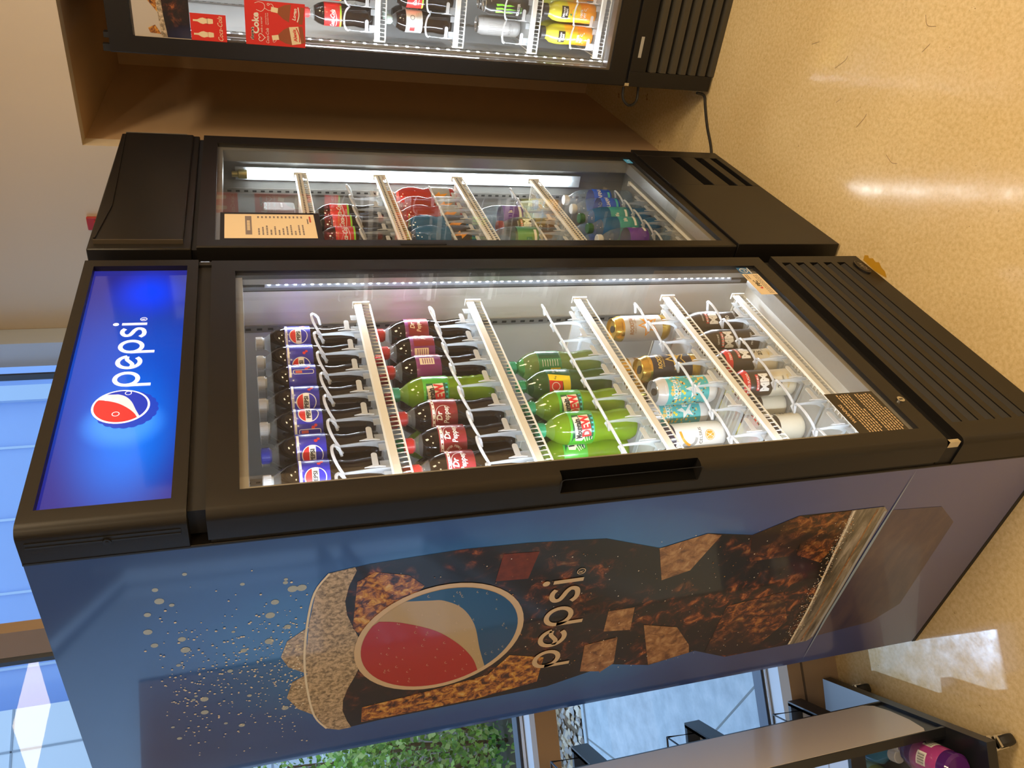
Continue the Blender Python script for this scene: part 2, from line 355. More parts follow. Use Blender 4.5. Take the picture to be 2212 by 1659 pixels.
def shrub(u, w, rx, h, n, label, grp='shrubs outside'):
    x, y = onL(u, w); t = thing('shrub', label, 'shrub', (x, y, -.03), group=grp); b = MB()
    for i in range(n):
        th, ph = random.random() * 2 * PI, math.acos(random.uniform(-.9, 1)); q = random.uniform(.55, 1) ** .5
        c = Vector((rx * q * math.sin(ph) * math.cos(th), rx * q * math.sin(ph) * math.sin(th), h * .52 + h * .5 * q * math.cos(ph)))
        c += Vector((random.gauss(0, .05),) * 3); l = random.uniform(.035, .065)
        d = Vector((random.gauss(0, 1), random.gauss(0, 1), random.gauss(.3, 1))).normalized(); e = d.orthogonal().normalized() * l * .36; e.rotate(Matrix.Rotation(random.random() * 6, 3, d))
        k = d.cross(e).normalized() * l * .08
        b.add([c, c + d * l * .5 + e + k, c + d * l, c + d * l * .5 - e + k], [(0, 1, 2, 3)], random.choice(leafm))
    b.build('foliage', t, sharp=180)
    st = MB()
    for k in range(7):
        a = k * .9; st.tube([(0, 0, 0), (rx * .25 * math.cos(a), rx * .25 * math.sin(a), h * .35), (rx * .6 * math.cos(a), rx * .6 * math.sin(a), h * .75)], .012, mat('bark', (.13, .08, .05), .9), 5)
    st.build('stems', t)
shrub(1.62, 4.15, .82, 1.34, 9000, 'dense low shrub outside, nearest to the transom end of the window')
shrub(3.35, 4.2, .8, 1.2, 4000, 'low green shrub outside towards the left edge of the window')
shrub(-.15, 4.3, .85, 1.35, 5000, 'green shrub outside, partly behind the big blue cooler')
shrub(2.2, 6.3, .8, 2.2, 3200, 'taller loose leafy shrub standing behind the low shrubs')
# buildings across the way
FG = mat('facade_blue_glass', (.36, .52, .88), .15, spec=.8, var=.2, vs=.5); FM = mat('facade_mullion', (.55, .68, .85), .4)
t = thing('office_building', 'blue glass curtain wall building seen through the upper window', 'building', (10.2, 9.2, 0), rad(-44))
b = MB(); b.box(-4.4, 9, 0, 4, 0, 9, FG); b.build('curtain_wall', t)
b = MB()
for i in range(12): b.box(-4.3 + i * 1.18, -4.26 + i * 1.18, -.05, 0, 0, 9, FM)
b.build('mullions', t)
b = MB()
for i in range(5): b.box(1.2, 9, -.08, 0, 1.6 + i * 1.5, 1.68 + i * 1.5, FM)
b.box(1.2, 1.45, -.25, 0, 0, 9, FM); b.box(2.6, 2.7, -.12, 0, 0, 9, FM); b.build('transoms', t)
t = thing('pale_building', 'pale panelled building seen at the upper left through the window', 'building', (6.4, 11.2, 0), rad(-28))
PW = mat('pale_panel', (.75, .8, .84), .35)
b = MB(); b.box(-9, .6, 0, 3, 0, 9, PW); b.build('panel_wall', t)
b = MB(); JD = mat('panel_joint', (.35, .4, .45), .6)
for i in range(9): b.box(-8.8 + i * 1.1, -8.77 + i * 1.1, -.01, 0, 0, 9, JD)
for i in range(7): b.box(-9, .6, -.01, 0, .6 + 1.2 * i, .63 + 1.2 * i, JD)
b.build('panel_joints', t)
# ================================================================ cooler parts
BLK = mat('black_powder_coat', (.009, .008, .0075), .38, spec=.4, bump=.1, bs=900)
BLK2 = mat('black_plastic', (.008, .008, .009), .5)
GASK = mat('door_gasket', (.004, .004, .005), .6)
DKG = mat('grille_louver_dark', (.018, .02, .024), .5)
CHAN = mat('aluminium_channel', (.34, .33, .31), .3, metal=.6)
LINER = mat('white_liner', (.76, .77, .76), .25, coat=.7)
for _n in LINER.node_tree.nodes:
    if _n.type == 'BSDF_PRINCIPLED': _n.inputs['Coat Roughness'].default_value = .025
LINERG = mat('grey_liner', (.22, .22, .21), .25, coat=.3)
WIRE = mat('white_coated_wire', (.78, .78, .75), .35)
RAILM = mat('shelf_rail_cream', (.72, .69, .62), .35)
FROST = clear('frosted_plastic', (.95, .98, 1), haze=.36, hazec=(.86, .89, .93), rough=.15)
FROST2 = clear('frosted_plastic_rim', (.95, .98, 1), haze=.8, hazec=(.88, .90, .93), rough=.15)
DOORG = clear('door_glass', (.95, .97, .97), f0=.07, rough=.0, haze=.03, hazec=(.85, .88, .9))
CHROME = mat('chrome', (.7, .7, .7), .12, metal=1)
LEDM = mat('led_emitter', (1, 1, 1), .5, emit=(.82, .9, 1), es=55)
WHITE = mat('print_white', (.80, .80, .78), .45); CREAM = mat('print_cream', (.78, .66, .48), .5); INK = mat('print_black', (.02, .02, .02), .5)
RED = mat('print_red', (.62, .03, .03), .4); BLUE = mat('print_blue', (.01, .10, .42), .4)

def lane(parent, x, y0, z, w, dep, hoop=.092):
    """one translucent slide organiser: floor, side wall, front hoop, finger"""
    h = w / 2 - .002; b = MB()
    b.box(x - h, x + h, y0 + .004, y0 + dep, z, z + .0025, FROST)
    b.prism([(y0 - .004, z), (y0 - .005, z + .03), (y0 + .001, z + hoop), (y0 + .005, z + hoop), (y0 + .005, z + .045), (y0 + .009, z + .022), (y0 + .016, z + .009), (y0 + dep, z + .006), (y0 + dep, z)], x - h, x - h + .0018, FROST, axis='x')
    b.box(x - h, x - h + .022, y0 - .002, y0 - .0002, z, z + .022, FROST); b.box(x + h - .018, x + h, y0 - .002, y0 - .0002, z, z + .018, FROST)
    P = [(x - h, y0 + .02, z + hoop - .01), (x - h + .001, y0 + .006, z + hoop)] + [(x + h * math.sin(t), y0 + .006 - .030 * math.cos(t), z + hoop - .006 + .020 * math.cos(t)) for t in [-1.4 + i * .28 for i in range(11)]] + [(x + h - .001, y0 + .02, z + hoop - .008)]
    b.tube(P, .0031, FROST2, 6)
    f = [(x - h, z + .014)] + [(x - h + .004, z + .026)] + arc(x - .002, z + .031, .0055, -90, 90, 6) + [(x - h + .005, z + .037), (x - h, z + .052)]
    b.prism(f, y0 - .009, y0 - .0072, FROST2, axis='y')
    b.build('lane_organizer', parent)
def shelf(parent, x0, x1, yf, z, dep, lanes, wire=.0125, cream=False, hoop=.092):
    b = MB(); s = None
    for k in range(3): b.tube([(x0, yf + .02 + k * (dep - .04) / 2, z - .012), (x1, yf + .02 + k * (dep - .04) / 2, z - .012)], .003, WIRE, 5)
    n = int((x1 - x0) / wire)
    for i in range(n + 1):
        x = x0 + (x1 - x0) * i / n; b.tube([(x, yf + .002, z - .03), (x, yf + .003, z - .010), (x, yf + .012, z - .006), (x, yf + dep, z - .006)], .0018, WIRE, 4)
    b.tube([(x0, yf + .002, z - .03), (x1, yf + .002, z - .03)], .0022, WIRE, 5)
    s = b.build('shelf', parent)
    r = MB(); r.prism([(yf - .003, z - .011), (yf - .003, z + .003), (yf + .002, z + .006), (yf + .004, z + .002), (yf, z - .011)] if cream != 2 else [(yf - .004, z - .016), (yf - .004, z + .002), (yf + .003, z + .006), (yf + .005, z + .002), (yf, z - .016)], x0, x1, RAILM if cream else WIRE, axis='x')
    r.box(x0 - .004, x0, yf - .005, yf + .012, z - .03, z + .008, WIRE); r.box(x1, x1 + .004, yf - .005, yf + .012, z - .03, z + .008, WIRE)
    if cream == 2:
        for i in range(int((x1 - x0) / .012)): r.box(x0 + .006 + i * .012, x0 + .012 + i * .012, yf - .0045, yf - .004, z - .009, z - .004, INK)
    r.build('price_rail', s)
    for lx, lw in lanes: lane(s, lx, yf + .012, z, lw, dep - .05, hoop)
    return s
def cabinet(root, Wd, D, H, z0, z1, liner=LINER, side=BLK, x_in=.045, y0=.0655, top_front=.0655, backm=None):
    b = MB()
    b.box(0, x_in, y0, D, 0.0, H, side); b.box(Wd - x_in, Wd, y0, D, .0, H, side)
    b.box(x_in, Wd - x_in, D - .045, D, .0, H, side); b.box(x_in, Wd - x_in, top_front, D - .045, z1, H, side)
    b.box(x_in, Wd - x_in, y0, D - .045, .03, z0, side)
    c = b.build('cabinet', root, bevel=.002)
    e = .0015; b = MB(); xi0, xi1 = x_in + e, Wd - x_in - e; yb = D - .045 - e
    b.add([(xi0, y0, z0 + e), (xi0, yb, z0 + e), (xi0, yb, z1 - e), (xi0, y0, z1 - e)], [(0, 1, 2, 3)], liner)
    b.add([(xi1, y0, z0 + e), (xi1, y0, z1 - e), (xi1, yb, z1 - e), (xi1, yb, z0 + e)], [(0, 1, 2, 3)], liner)
    b.add([(xi0, yb, z0 + e), (xi1, yb, z0 + e), (xi1, yb, z1 - e), (xi0, yb, z1 - e)], [(0, 1, 2, 3)], backm or liner)
    b.add([(xi0, y0, z0 + e), (xi1, y0, z0 + e), (xi1, yb, z0 + e), (xi0, yb, z0 + e)], [(0, 1, 2, 3)], liner)
    b.add([(xi0, y0, z1 - e), (xi0, yb, z1 - e), (xi1, yb, z1 - e), (xi1, y0, z1 - e)], [(0, 1, 2, 3)], liner)
    b.build('liner', root)
    # slotted uprights
    for x in (xi0 + .001, xi1 - .005):
        b = MB()
        for y in (y0 + .09, yb - .06):
            b.box(x, x + .004, y, y + .018, z0 + .02, z1 - .02, CHAN)
            for i in range(int((z1 - z0 - .06) / .025)): b.box(x - .0004, x + .0044, y + .006, y + .012, z0 + .04 + i * .025, z0 + .052 + i * .025, INK)
        b.build('shelf_uprights', root)
    return c
def door(root, x0, x1, z0, z1, gx0, gx1, gz0, gz1, y=0.0, dep=.056, round_left=.016, metal_inner=True):
    """black frame: four mitred members round the glass, inner channel, pane; returns the frame part"""
    b = MB(); r = round_left
    # right stile, rails
    def stileR(a, c): b.prism([(gx1, y), (x1 - .004, y), (x1, y + .004), (x1, y + dep), (x1 - .018, y + dep), (x1 - .018, y + .022), (gx1, y + .022)], a, c, BLK)
    stileR(z0, z1)
    L = [(gx0, y)] + [(x0 + r - r * math.sin(t), y + r - r * math.cos(t)) for t in [i * PI / 12 for i in range(7)]] + [(x0, y + dep), (gx0, y + dep)]
    N = [(gx0, y), (x0 + .022, y), (x0 + .026, y + .026), (x0 + .004, y + .036), (x0, y + .036), (x0, y + dep), (gx0, y + dep)]
    f = None
    return b, L[::-1], N[::-1]
def leds(strip, x0, x1, y0, y1, zs, hz):
    o = MB().box(x0, x1, y0, y1, -hz, hz, LEDM).build('led', strip); o.location.z = zs[0]
    for z in zs[1:]:
        c = o.copy(); COL.objects.link(c); c.location.z = z
def strip_lamp(root, x, y, z0, z1, e, d, color=(.84, .91, 1), w=.012):
    o = lamp('strip_light_source', 'AREA', (0, 0, 0), e, color, size=w, size_y=z1 - z0, spread=rad(130)); o.parent = root
    X = Vector((0, 0, 1)).cross(Vector(d)).normalized(); Zc = -Vector(d).normalized(); Yc = Zc.cross(X)
    mm = Matrix((X, Yc, Zc)).transposed().to_4x4(); mm.translation = Vector((x, y, (z0 + z1) / 2)); o.matrix_local = mm
    return o

# Pepsi style lettering and globe, drawn from strokes
def wordmark(b, u, v, h, M, mt, off=.0006, reg=True, k=1.0):
    def tr(p, ox): return [(u + (x + ox) * h * k, v + y * h) for x, y in p]
    w = .175 * h
    for ox in (0, 2.36):
        b.stroke(tr(circ(.52, .5, .42, 28), ox), w, M, mt, off, closed=True)
        b.stroke(tr([(.10, .5), (.10, -.42)], ox), w, M, mt, off)
    e = arc(.5, .5, .42, 12, 318, 24)
    b.stroke(tr(e, 1.22), w, M, mt, off); b.stroke(tr(smooth([(.1, .40), (.32, .36), (.5, .46), (.68, .58), (.9, .585)]), 1.22), w * .9, M, mt, off)
    s_ = smooth([(.76, .84), (.6, .93), (.38, .92), (.22, .80), (.24, .64), (.42, .54), (.62, .46), (.76, .33), (.70, .15), (.48, .07), (.26, .09), (.1, .22)], 5)
    b.stroke(tr(s_, 3.52), w, M, mt, off)
    b.stroke(tr([(.1, 1.0), (.1, 0)], 4.56), w, M, mt, off); b.fill(tr(circ(.1, 1.24, .12, 16), 4.56), M, mt, off)
    if reg:
        b.stroke(tr(circ(5.05, .16, .13, 18), 0), h * .03, M, mt, off, closed=True); b.text('R', u + 5.05 * h * k, v + .09 * h, h * .15, M, mt, off)
def globe(b, cu, cv, R, M, off=.0005, rot=0, ring=WHITE, red=RED, blue=BLUE, wht=None):
    wht = wht or ring; ri = R * .925
    c, s = math.cos(rad(rot)), math.sin(rad(rot))
    def T(pts): return [(cu + (x * c - y * s) * R, cv + (x * s + y * c) * R) for x, y in pts]
    b.fill(T(circ(0, 0, 1, 48)), M, ring, off)
    b.fill(T(circ(0, 0, .925, 48)), M, wht, off + .0003)
    cr = [(.51, .742), (.43, .49), (.19, .09), (-.145, -.22), (-.485, -.43), (-.76, -.527)]
    b.fill(T(smooth(cr, 5) + arc(0, 0, .925, 214.8, 55.6, 28)[1:-1]), M, red, off + .0006)
    cb = [(.80, .465), (.76, .2), (.72, .03), (.53, -.2), (.18, -.38), (-.31, -.50), (-.695, -.61)]
    b.fill(T(smooth(cb, 5) + arc(0, 0, .925, -138.7, 30.2, 28)[1:-1]), M, blue, off + .0006)
# ================================================================ cooler A: lit blue header, printed side
WA, DA = .772, .758
A = thing('display_cooler', 'black glass-door drinks cooler with lit blue header sign and printed blue side', 'cooler', (0, 0, 0))
cabinet(A, WA, DA, 2.0, .36, 1.76, x_in=.030, backm=mat('liner_back', (.56, .57, .56), .28, coat=.3))
# printed side panel
def side_blue():
    m, N, L = node_mat('print_blue_painted_reflection'); o = N.new('ShaderNodeOutputMaterial'); b = N.new('ShaderNodeBsdfPrincipled'); L.new(b.outputs[0], o.inputs[0])
    tc = N.new('ShaderNodeTexCoord'); mp = N.new('ShaderNodeMapping'); mp.inputs['Location'].default_value = (0, -.80, -1.22); mp.vector_type = 'POINT'
    sc = N.new('ShaderNodeVectorMath'); sc.operation = 'MULTIPLY'; sc.inputs[1].default_value = (0, 2.0, 1.0)
    sb = N.new('ShaderNodeVectorMath'); sb.operation = 'SUBTRACT'; sb.inputs[1].default_value = (0, .40, 1.18); L.new(tc.outputs['Object'], sb.inputs[0]); L.new(sb.outputs[0], sc.inputs[0])
    ln = N.new('ShaderNodeVectorMath'); ln.operation = 'LENGTH'; L.new(sc.outputs[0], ln.inputs[0])
    n = N.new('ShaderNodeTexNoise'); n.inputs['Scale'].default_value = 5; n.inputs['Detail'].default_value = 5; L.new(tc.outputs['Object'], n.inputs[0])
    ad = N.new('ShaderNodeMath'); ad.operation = 'MULTIPLY_ADD'; ad.inputs[1].default_value = .22; L.new(n.outputs[0], ad.inputs[0]); L.new(ln.outputs['Value'], ad.inputs[2])
    rp = N.new('ShaderNodeValToRGB'); e = rp.color_ramp.elements
    e.new(.5); e.new(.6)
    for x, (p, c) in zip(e, [(.26, (.022, .29, .80)), (.50, (.018, .20, .66)), (.74, (.014, .09, .42)), (.98, (.010, .05, .26))]): x.position = p; x.color = (*c, 1)
    L.new(ad.outputs[0], rp.inputs[0])
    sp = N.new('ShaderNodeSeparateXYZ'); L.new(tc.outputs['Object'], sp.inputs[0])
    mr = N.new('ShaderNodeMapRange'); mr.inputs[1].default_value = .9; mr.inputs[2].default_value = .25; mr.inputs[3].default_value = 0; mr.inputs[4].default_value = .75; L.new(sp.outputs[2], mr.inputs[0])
    mx = N.new('ShaderNodeMixRGB'); L.new(mr.outputs[0], mx.inputs[0]); L.new(rp.outputs[0], mx.inputs[1]); mx.inputs[2].default_value = (.10, .11, .28, 1)  # room reflection painted into the print colour: lavender grey towards the panel's foot
    L.new(mx.outputs[0], b.inputs['Base Color']); b.inputs['Roughness'].default_value = .3; b.inputs['Coat Weight'].default_value = 1; b.inputs['Coat Roughness'].default_value = .06
    return m
M = SIDE(-.0006)
b = MB(); b.rect(-DA + .002, .012, -.067, 1.9985, SIDE(0), side_blue(), .0006)
b.box(-.0008, 0, .0655, .069, .01, 2.0, BLK2); b.box(-.0012, .0, .0655, DA, 0, .012, BLK2)
SP = b.build('side_graphic', A)
COLA = ramp_mat('printed_cola', [(.40, (.004, .003, .002)), (.50, (.020, .006, .003)), (.56, (.10, .022, .005)), (.62, (.32, .09, .022)), (.69, (.55, .26, .09)), (.77, (.66, .46, .26))], 30, 14, .6, .35, .5, mask=(5.5, .40, .54, (.006, .005, .004)))
COLAB = ramp_mat('printed_cola_bright', [(.36, (.02, .008, .003)), (.44, (.14, .04, .010)), (.52, (.46, .18, .03)), (.60, (.66, .38, .06)), (.70, (.72, .55, .28))], 60, 14, .6, .35, .5)
COLAM = ramp_mat('printed_cola_amber', [(.36, (.012, .005, .003)), (.46, (.06, .015, .005)), (.54, (.24, .07, .018)), (.62, (.46, .20, .05)), (.72, (.60, .40, .2))], 50, 14, .6, .35, .5, mask=(7, .46, .60, (.02, .008, .004)))
ICEM = ramp_mat('printed_ice', [(.35, (.14, .06, .025)), (.5, (.34, .17, .07)), (.65, (.52, .33, .17))], 45, 14, .6, .35, .5)
FOAM = ramp_mat('printed_foam', [(.36, (.16, .13, .09)), (.47, (.36, .29, .20)), (.56, (.56, .46, .34)), (.66, (.68, .56, .43))], 120, 10, .4, .35, .5)
BASEG = ramp_mat('printed_glass_base', [(.35, (.05, .045, .035)), (.5, (.20, .18, .14)), (.62, (.42, .38, .34))], 6, 6, .4, .3, .5, stretch=(1, 1, 7))
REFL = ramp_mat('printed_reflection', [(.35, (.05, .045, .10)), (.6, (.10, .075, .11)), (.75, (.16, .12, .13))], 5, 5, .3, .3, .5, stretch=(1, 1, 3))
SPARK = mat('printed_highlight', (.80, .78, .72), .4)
def yz(*pts): return [(-y, z) for y, z in pts]
right = [(.168, 1.567), (.157, 1.50), (.154, 1.452), (.148, 1.338), (.152, 1.217), (.167, 1.059), (.216, .933), (.19, .833), (.213, .723), (.171, .627), (.174, .495), (.176, .41), (.19, .395)]
left = [(.64, .385), (.65, .397), (.658, .455), (.661, .632), (.61, .73), (.636, .843), (.604, .947), (.626, 1.019), (.648, 1.092), (.654, 1.283), (.66, 1.46), (.669, 1.545)]
rim = [(.655, 1.57), (.60, 1.592), (.50, 1.605), (.40, 1.608), (.30, 1.602), (.215, 1.59)]
b = MB(); b.fill(yz(*right, *left, *rim), M, COLA, .0004)
G = b.build('printed_glass', SP)
b = MB()
b.fill(yz((.168, 1.567), (.160, 1.525), *[(.17 + .47 * t + 0, 1.522 + .018 * math.sin(t * 9)) for t in [i / 12 for i in range(13)]], (.668, 1.52), (.669, 1.545), *rim), M, FOAM, .0008)
b.fill(yz((.31, 1.606), (.34, 1.64), (.385, 1.652), (.42, 1.64), (.45, 1.607)), M, FOAM, .0006); b.fill(yz((.452, 1.606), (.47, 1.634), (.52, 1.645), (.565, 1.625), (.60, 1.592)), M, FOAM, .0006)
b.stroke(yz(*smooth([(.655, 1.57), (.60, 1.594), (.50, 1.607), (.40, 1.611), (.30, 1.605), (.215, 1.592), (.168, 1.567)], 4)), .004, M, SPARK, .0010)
b.build('printed_foam', SP)
MB().fill(yz((.20, 1.52), (.33, 1.525), (.37, 1.50), (.30, 1.44), (.235, 1.40), (.20, 1.43), (.18, 1.49)), M, COLAB, .0008).build('printed_ice', SP)
MB().fill(yz((.655, 1.50), (.60, 1.50), (.585, 1.38), (.56, 1.24), (.50, 1.20), (.53, 1.12), (.62, 1.12), (.645, 1.25), (.652, 1.40)), M, COLAB, .0008).build('printed_ice', SP)
MB().fill(yz((.175, 1.26), (.25, 1.265), (.255, 1.20), (.18, 1.19)), M, mat('printed_ice_red', (.20, .04, .015), .35, var=.8, vs=60), .0008).build('printed_ice', SP)
MB().fill(yz((.40, 1.00), (.47, .995), (.48, .93), (.40, .94)), M, ICEM, .0008).build('printed_ice', SP)
MB().fill(yz((.51, 1.03), (.61, 1.02), (.625, .965), (.60, .94), (.50, .955)), M, ICEM, .0010).build('printed_ice', SP)
MB().fill(yz((.217, .934), (.19, .835), (.20, .80), (.30, .84), (.32, .90)), M, ICEM, .0010).build('printed_ice', SP)
MB().fill(yz((.171, .627), (.213, .723), (.30, .70), (.30, .60), (.20, .56)), M, COLAM, .0008).build('printed_ice', SP)
MB().fill(yz((.634, .845), (.47, .90), (.50, .81), (.58, .755), (.612, .745)), M, ICEM, .0010).build('printed_ice', SP)
MB().fill(yz((.62, .70), (.45, .70), (.43, .56), (.55, .50), (.655, .56), (.655, .63)), M, COLAM, .0008).build('printed_ice', SP)
MB().fill(yz((.175, .60), (.30, .58), (.34, .50), (.175, .47)), M, COLAM, .0009).build('printed_ice', SP)
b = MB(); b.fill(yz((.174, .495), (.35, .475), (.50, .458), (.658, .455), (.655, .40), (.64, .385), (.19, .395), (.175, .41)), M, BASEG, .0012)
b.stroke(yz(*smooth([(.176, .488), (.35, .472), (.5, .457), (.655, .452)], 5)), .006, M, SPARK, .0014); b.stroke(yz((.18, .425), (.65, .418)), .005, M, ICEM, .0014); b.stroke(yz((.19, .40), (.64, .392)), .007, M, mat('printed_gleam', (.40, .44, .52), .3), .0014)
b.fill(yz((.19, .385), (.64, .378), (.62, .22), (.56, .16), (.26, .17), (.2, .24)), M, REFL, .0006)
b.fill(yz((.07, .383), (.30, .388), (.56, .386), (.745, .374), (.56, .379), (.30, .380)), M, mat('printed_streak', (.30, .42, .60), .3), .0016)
for i in range(420):
    y = random.uniform(.19, .64); z = .487 - .06 * (y - .17) + random.gauss(0, .010); r = random.uniform(.0008, .002); b.fill(circ(-y, z, r, 5), M, random.choice([SPARK, COLAB]), .0016 + i * 5e-7)
b.build('printed_base', SP)
b = MB(); DROP = mat('printed_droplet', (.42, .52, .62), .4)
for i in range(520):
    t = random.random() ** 1.5; y = .42 + random.gauss(0, .11); z = 1.625 + t * .22 + random.gauss(0, .012)
    if y < .1 or y > .72: continue
    b.fill(circ(-y, z, random.uniform(.0008, .0024), 6), M, SPARK, .0007 + i * 1e-6)
for i in range(34): b.fill(circ(-random.uniform(.12, .6), random.uniform(1.6, 1.86), random.uniform(.003, .0085), 12), M, DROP, .00025 + i * 1e-5)
for i in range(380):   # bubbles and sparkle inside the drink
    y, z = random.uniform(.19, .63), random.uniform(.52, 1.5); r = random.uniform(.0007, .0018); b.fill(circ(-y, z, r, 5), M, random.choice([SPARK, ICEM, COLAB]), .0013 + i * 5e-7)
b.build('printed_droplets', SP)
TANP = mat('printed_tan_white', (.66, .53, .38), .35, coat=.5)
b = MB(); globe(b, -.405, 1.354, .167, M, .0016, ring=TANP, red=mat('printed_red', (.42, .018, .014), .3, coat=.5), blue=mat('printed_deep_blue', (.005, .085, .27), .3, coat=.5), wht=mat('printed_tan_grey', (.50, .40, .25), .35, coat=.5))
for i in range(70):
    a, q = random.random() * 6.28, random.random() ** .5 * .15; b.stroke(arc(-.405 + q * math.cos(a), 1.354 + q * math.sin(a), random.uniform(.0015, .004), 20, 200, 5), .0008, M, TANP, .0026)
b.build('printed_globe', SP)
b = MB(); wordmark(b, -.569, 1.082, .0625, M, TANP, .0018); b.build('printed_lettering', SP)

# header with the lit sign
b = MB()
HR = .018
prof = [(.041, 0)] + [(HR - HR * math.sin(t), HR - HR * math.cos(t)) for t in [i * PI / 12 for i in range(7)]] + [(0, .0655), (.041, .0655)]
b.prism(prof[::-1], 1.7754, 2.0, BLK)
b.prism([(.747, 0), (WA, 0), (WA, .0655), (.747, .0655)], 1.7754, 2.0, BLK)
b.box(.041, .747, 0, .0655, 1.7754, 1.7975, BLK); b.box(.041, .747, 0, .0655, 1.9805, 2.0, BLK)
H = b.build('header', A)
b = MB(); b.box(-.0012, 0, .024, .033, 1.785, 1.99, BLK2); b.box(-.0022, 0, .031, .034, 1.785, 1.99, BLK2); b.build('side_trim', H)
b = MB(); b.prism(circ(.034, 1.885, .006, 14), -.004, 0, BLK, axis='x'); b.prism(circ(.034, 1.885, .0025, 8), -.0046, -.004, GASK, axis='x'); b.build('screw', H)
def sign_mat():
    m, N, L = node_mat('backlit_sign'); o = N.new('ShaderNodeOutputMaterial'); b = N.new('ShaderNodeBsdfPrincipled'); L.new(b.outputs[0], o.inputs[0])
    tc = N.new('ShaderNodeTexCoord')
    def blob(cx, cz, sx, sz, lo, hi):
        sb = N.new('ShaderNodeVectorMath'); sb.operation = 'SUBTRACT'; sb.inputs[1].default_value = (cx, 0, cz); L.new(tc.outputs['Object'], sb.inputs[0])
        sc = N.new('ShaderNodeVectorMath'); sc.operation = 'MULTIPLY'; sc.inputs[1].default_value = (sx, 0, sz); L.new(sb.outputs[0], sc.inputs[0])
        ln = N.new('ShaderNodeVectorMath'); ln.operation = 'LENGTH'; L.new(sc.outputs[0], ln.inputs[0])
        mr = N.new('ShaderNodeMapRange'); mr.interpolation_type = 'SMOOTHSTEP'; mr.inputs[1].default_value = lo; mr.inputs[2].default_value = hi; mr.inputs[3].default_value = 1; mr.inputs[4].default_value = 0; L.new(ln.outputs['Value'], mr.inputs[0]); return mr.outputs[0]
    c = None
    def mix(fac, a, col):
        x = N.new('ShaderNodeMixRGB'); L.new(fac, x.inputs[0])
        if isinstance(a, tuple): x.inputs[1].default_value = (*a, 1)
        else: L.new(a, x.inputs[1])
        x.inputs[2].default_value = (*col, 1); return x.outputs[0]
    c = mix(blob(.38, 1.885, 1, 1.6, .0, .36), (.02, .02, .24), (.0, .085, .62))
    c = mix(blob(.20, 1.875, 1, 2.2, .0, .24), c, (.0, .20, .98))
    c = mix(blob(.655, 1.87, 1, 1.3, .0, .12), c, (.0, .05, 1.0))
    c = mix(blob(.24, 1.882, 1, 1, .03, .075), c, (.06, .34, 1.1))
    L.new(c, b.inputs['Emission Color']); b.inputs['Emission Strength'].default_value = .8
    b.inputs['Base Color'].default_value = (.004, .006, .04, 1); b.inputs['Roughness'].default_value = .06
    return m
F = FRONT(.012)
b = MB(); b.rect(.041, 1.7975, .747, 1.9805, F, sign_mat(), 0)
SG = b.build('sign_panel', H)
LW = mat('sign_white_lit', (.7, .7, .75), .2, emit=(.86, .86, 1), es=.70); LR = mat('sign_red_lit', (.5, .02, .03), .2, emit=(.78, .035, .03), es=.65); LB = mat('sign_blue_lit', (.01, .03, .3), .2, emit=(.01, .03, .48), es=.6)
LB2 = mat('sign_cap_blue_lit', (.01, .03, .3), .2, emit=(.005, .05, .55), es=.6); LG = mat('sign_grey_lit', (.5, .5, .55), .2, emit=(.50, .52, .62), es=.7)
b = MB()
for k in range(5):
    rr = .0475 + .001 * k; q = k / 4
    if k == 0:
        pts = []
        for i in range(84):
            a = i / 84 * 2 * PI; r2 = .0485 + .0022 * abs(math.sin(a * 10.5)); pts.append((.275 + r2 * math.cos(a), 1.8795 + r2 * math.sin(a)))
        b.fill(pts, F, LB2, .0004)
globe(b, .283, 1.889, .0455, F, .0008, rot=6, ring=LW, red=LR, blue=LB, wht=LG)
for cx, cz, r in ((.305, 1.912, .0055), (.300, 1.897, .003), (.262, 1.895, .0055), (.318, 1.880, .005)): b.stroke(circ(cx, cz, r, 14), .0012, F, LW, .0020, closed=True)
wordmark(b, .338, 1.865, .0445, F, LW, .0010, k=.965)
b.build('sign_lettering', H)

# door
b, Lp, Np = door(A, 0, WA, .336, 1.7485, .047, .722, .377, 1.70)
b.prism(Lp, .336, .907, BLK); b.prism(Np, .907, 1.178, BLK); b.prism(Lp, 1.178, 1.7485, BLK)
b.box(.047, .722, 0, .056, 1.70, 1.7485, BLK); b.box(.047, .722, 0, .056, .336, .377, BLK)
D = b.build('door', A)
b = MB(); b.prism([(.0226, .0), (.0268, .0266), (.0041, .0368), (.0036, .0354), (.0254, .0254), (.0214, .0)], .908, 1.177, mat('recess_shade_black', (.002, .002, .002), .9, spec=.1)); b.stroke(rrect(-.036, .905, -.001, 1.180, .006), .002, SIDE(0), BLK, .0003, closed=True); b.build('handle_recess', D)  # near-black lining paints the notch's shade onto its faces
b = MB()
for (x0, x1, z0, z1) in ((.003, .028, .34, 1.745), (WA - .017, WA - .004, .34, 1.745), (.03, WA - .03, .34, .366), (.03, WA - .03, 1.72, 1.745)): b.box(x0, x1, .0562, .0652, z0, z1, GASK)
b.build('gasket', D)
b = MB()
for (x0, x1, z0, z1) in ((.0475, .060, .378, 1.70), (.060, .709, .378, .392), (.060, .709, 1.686, 1.70)): b.box(x0, x1, .010, .050, z0, z1, CHAN)
b.box(.722, .7275, .0225, .036, .378, 1.70, CHAN); b.build('inner_channel', D)
MB().add([(.0472, .006, .3772), (.7218, .006, .3772), (.7218, .006, 1.6998), (.0472, .006, 1.6998)], [(0, 1, 2, 3)], DOORG).build('glass', D)
b = MB(); b.prism(circ(.137, .3535, .0085, 20), -.004, 0, CHROME, axis='y'); b.box(.1355, .1385, -.0045, -.004, .349, .358, INK); b.build('lock', D)
b = MB()
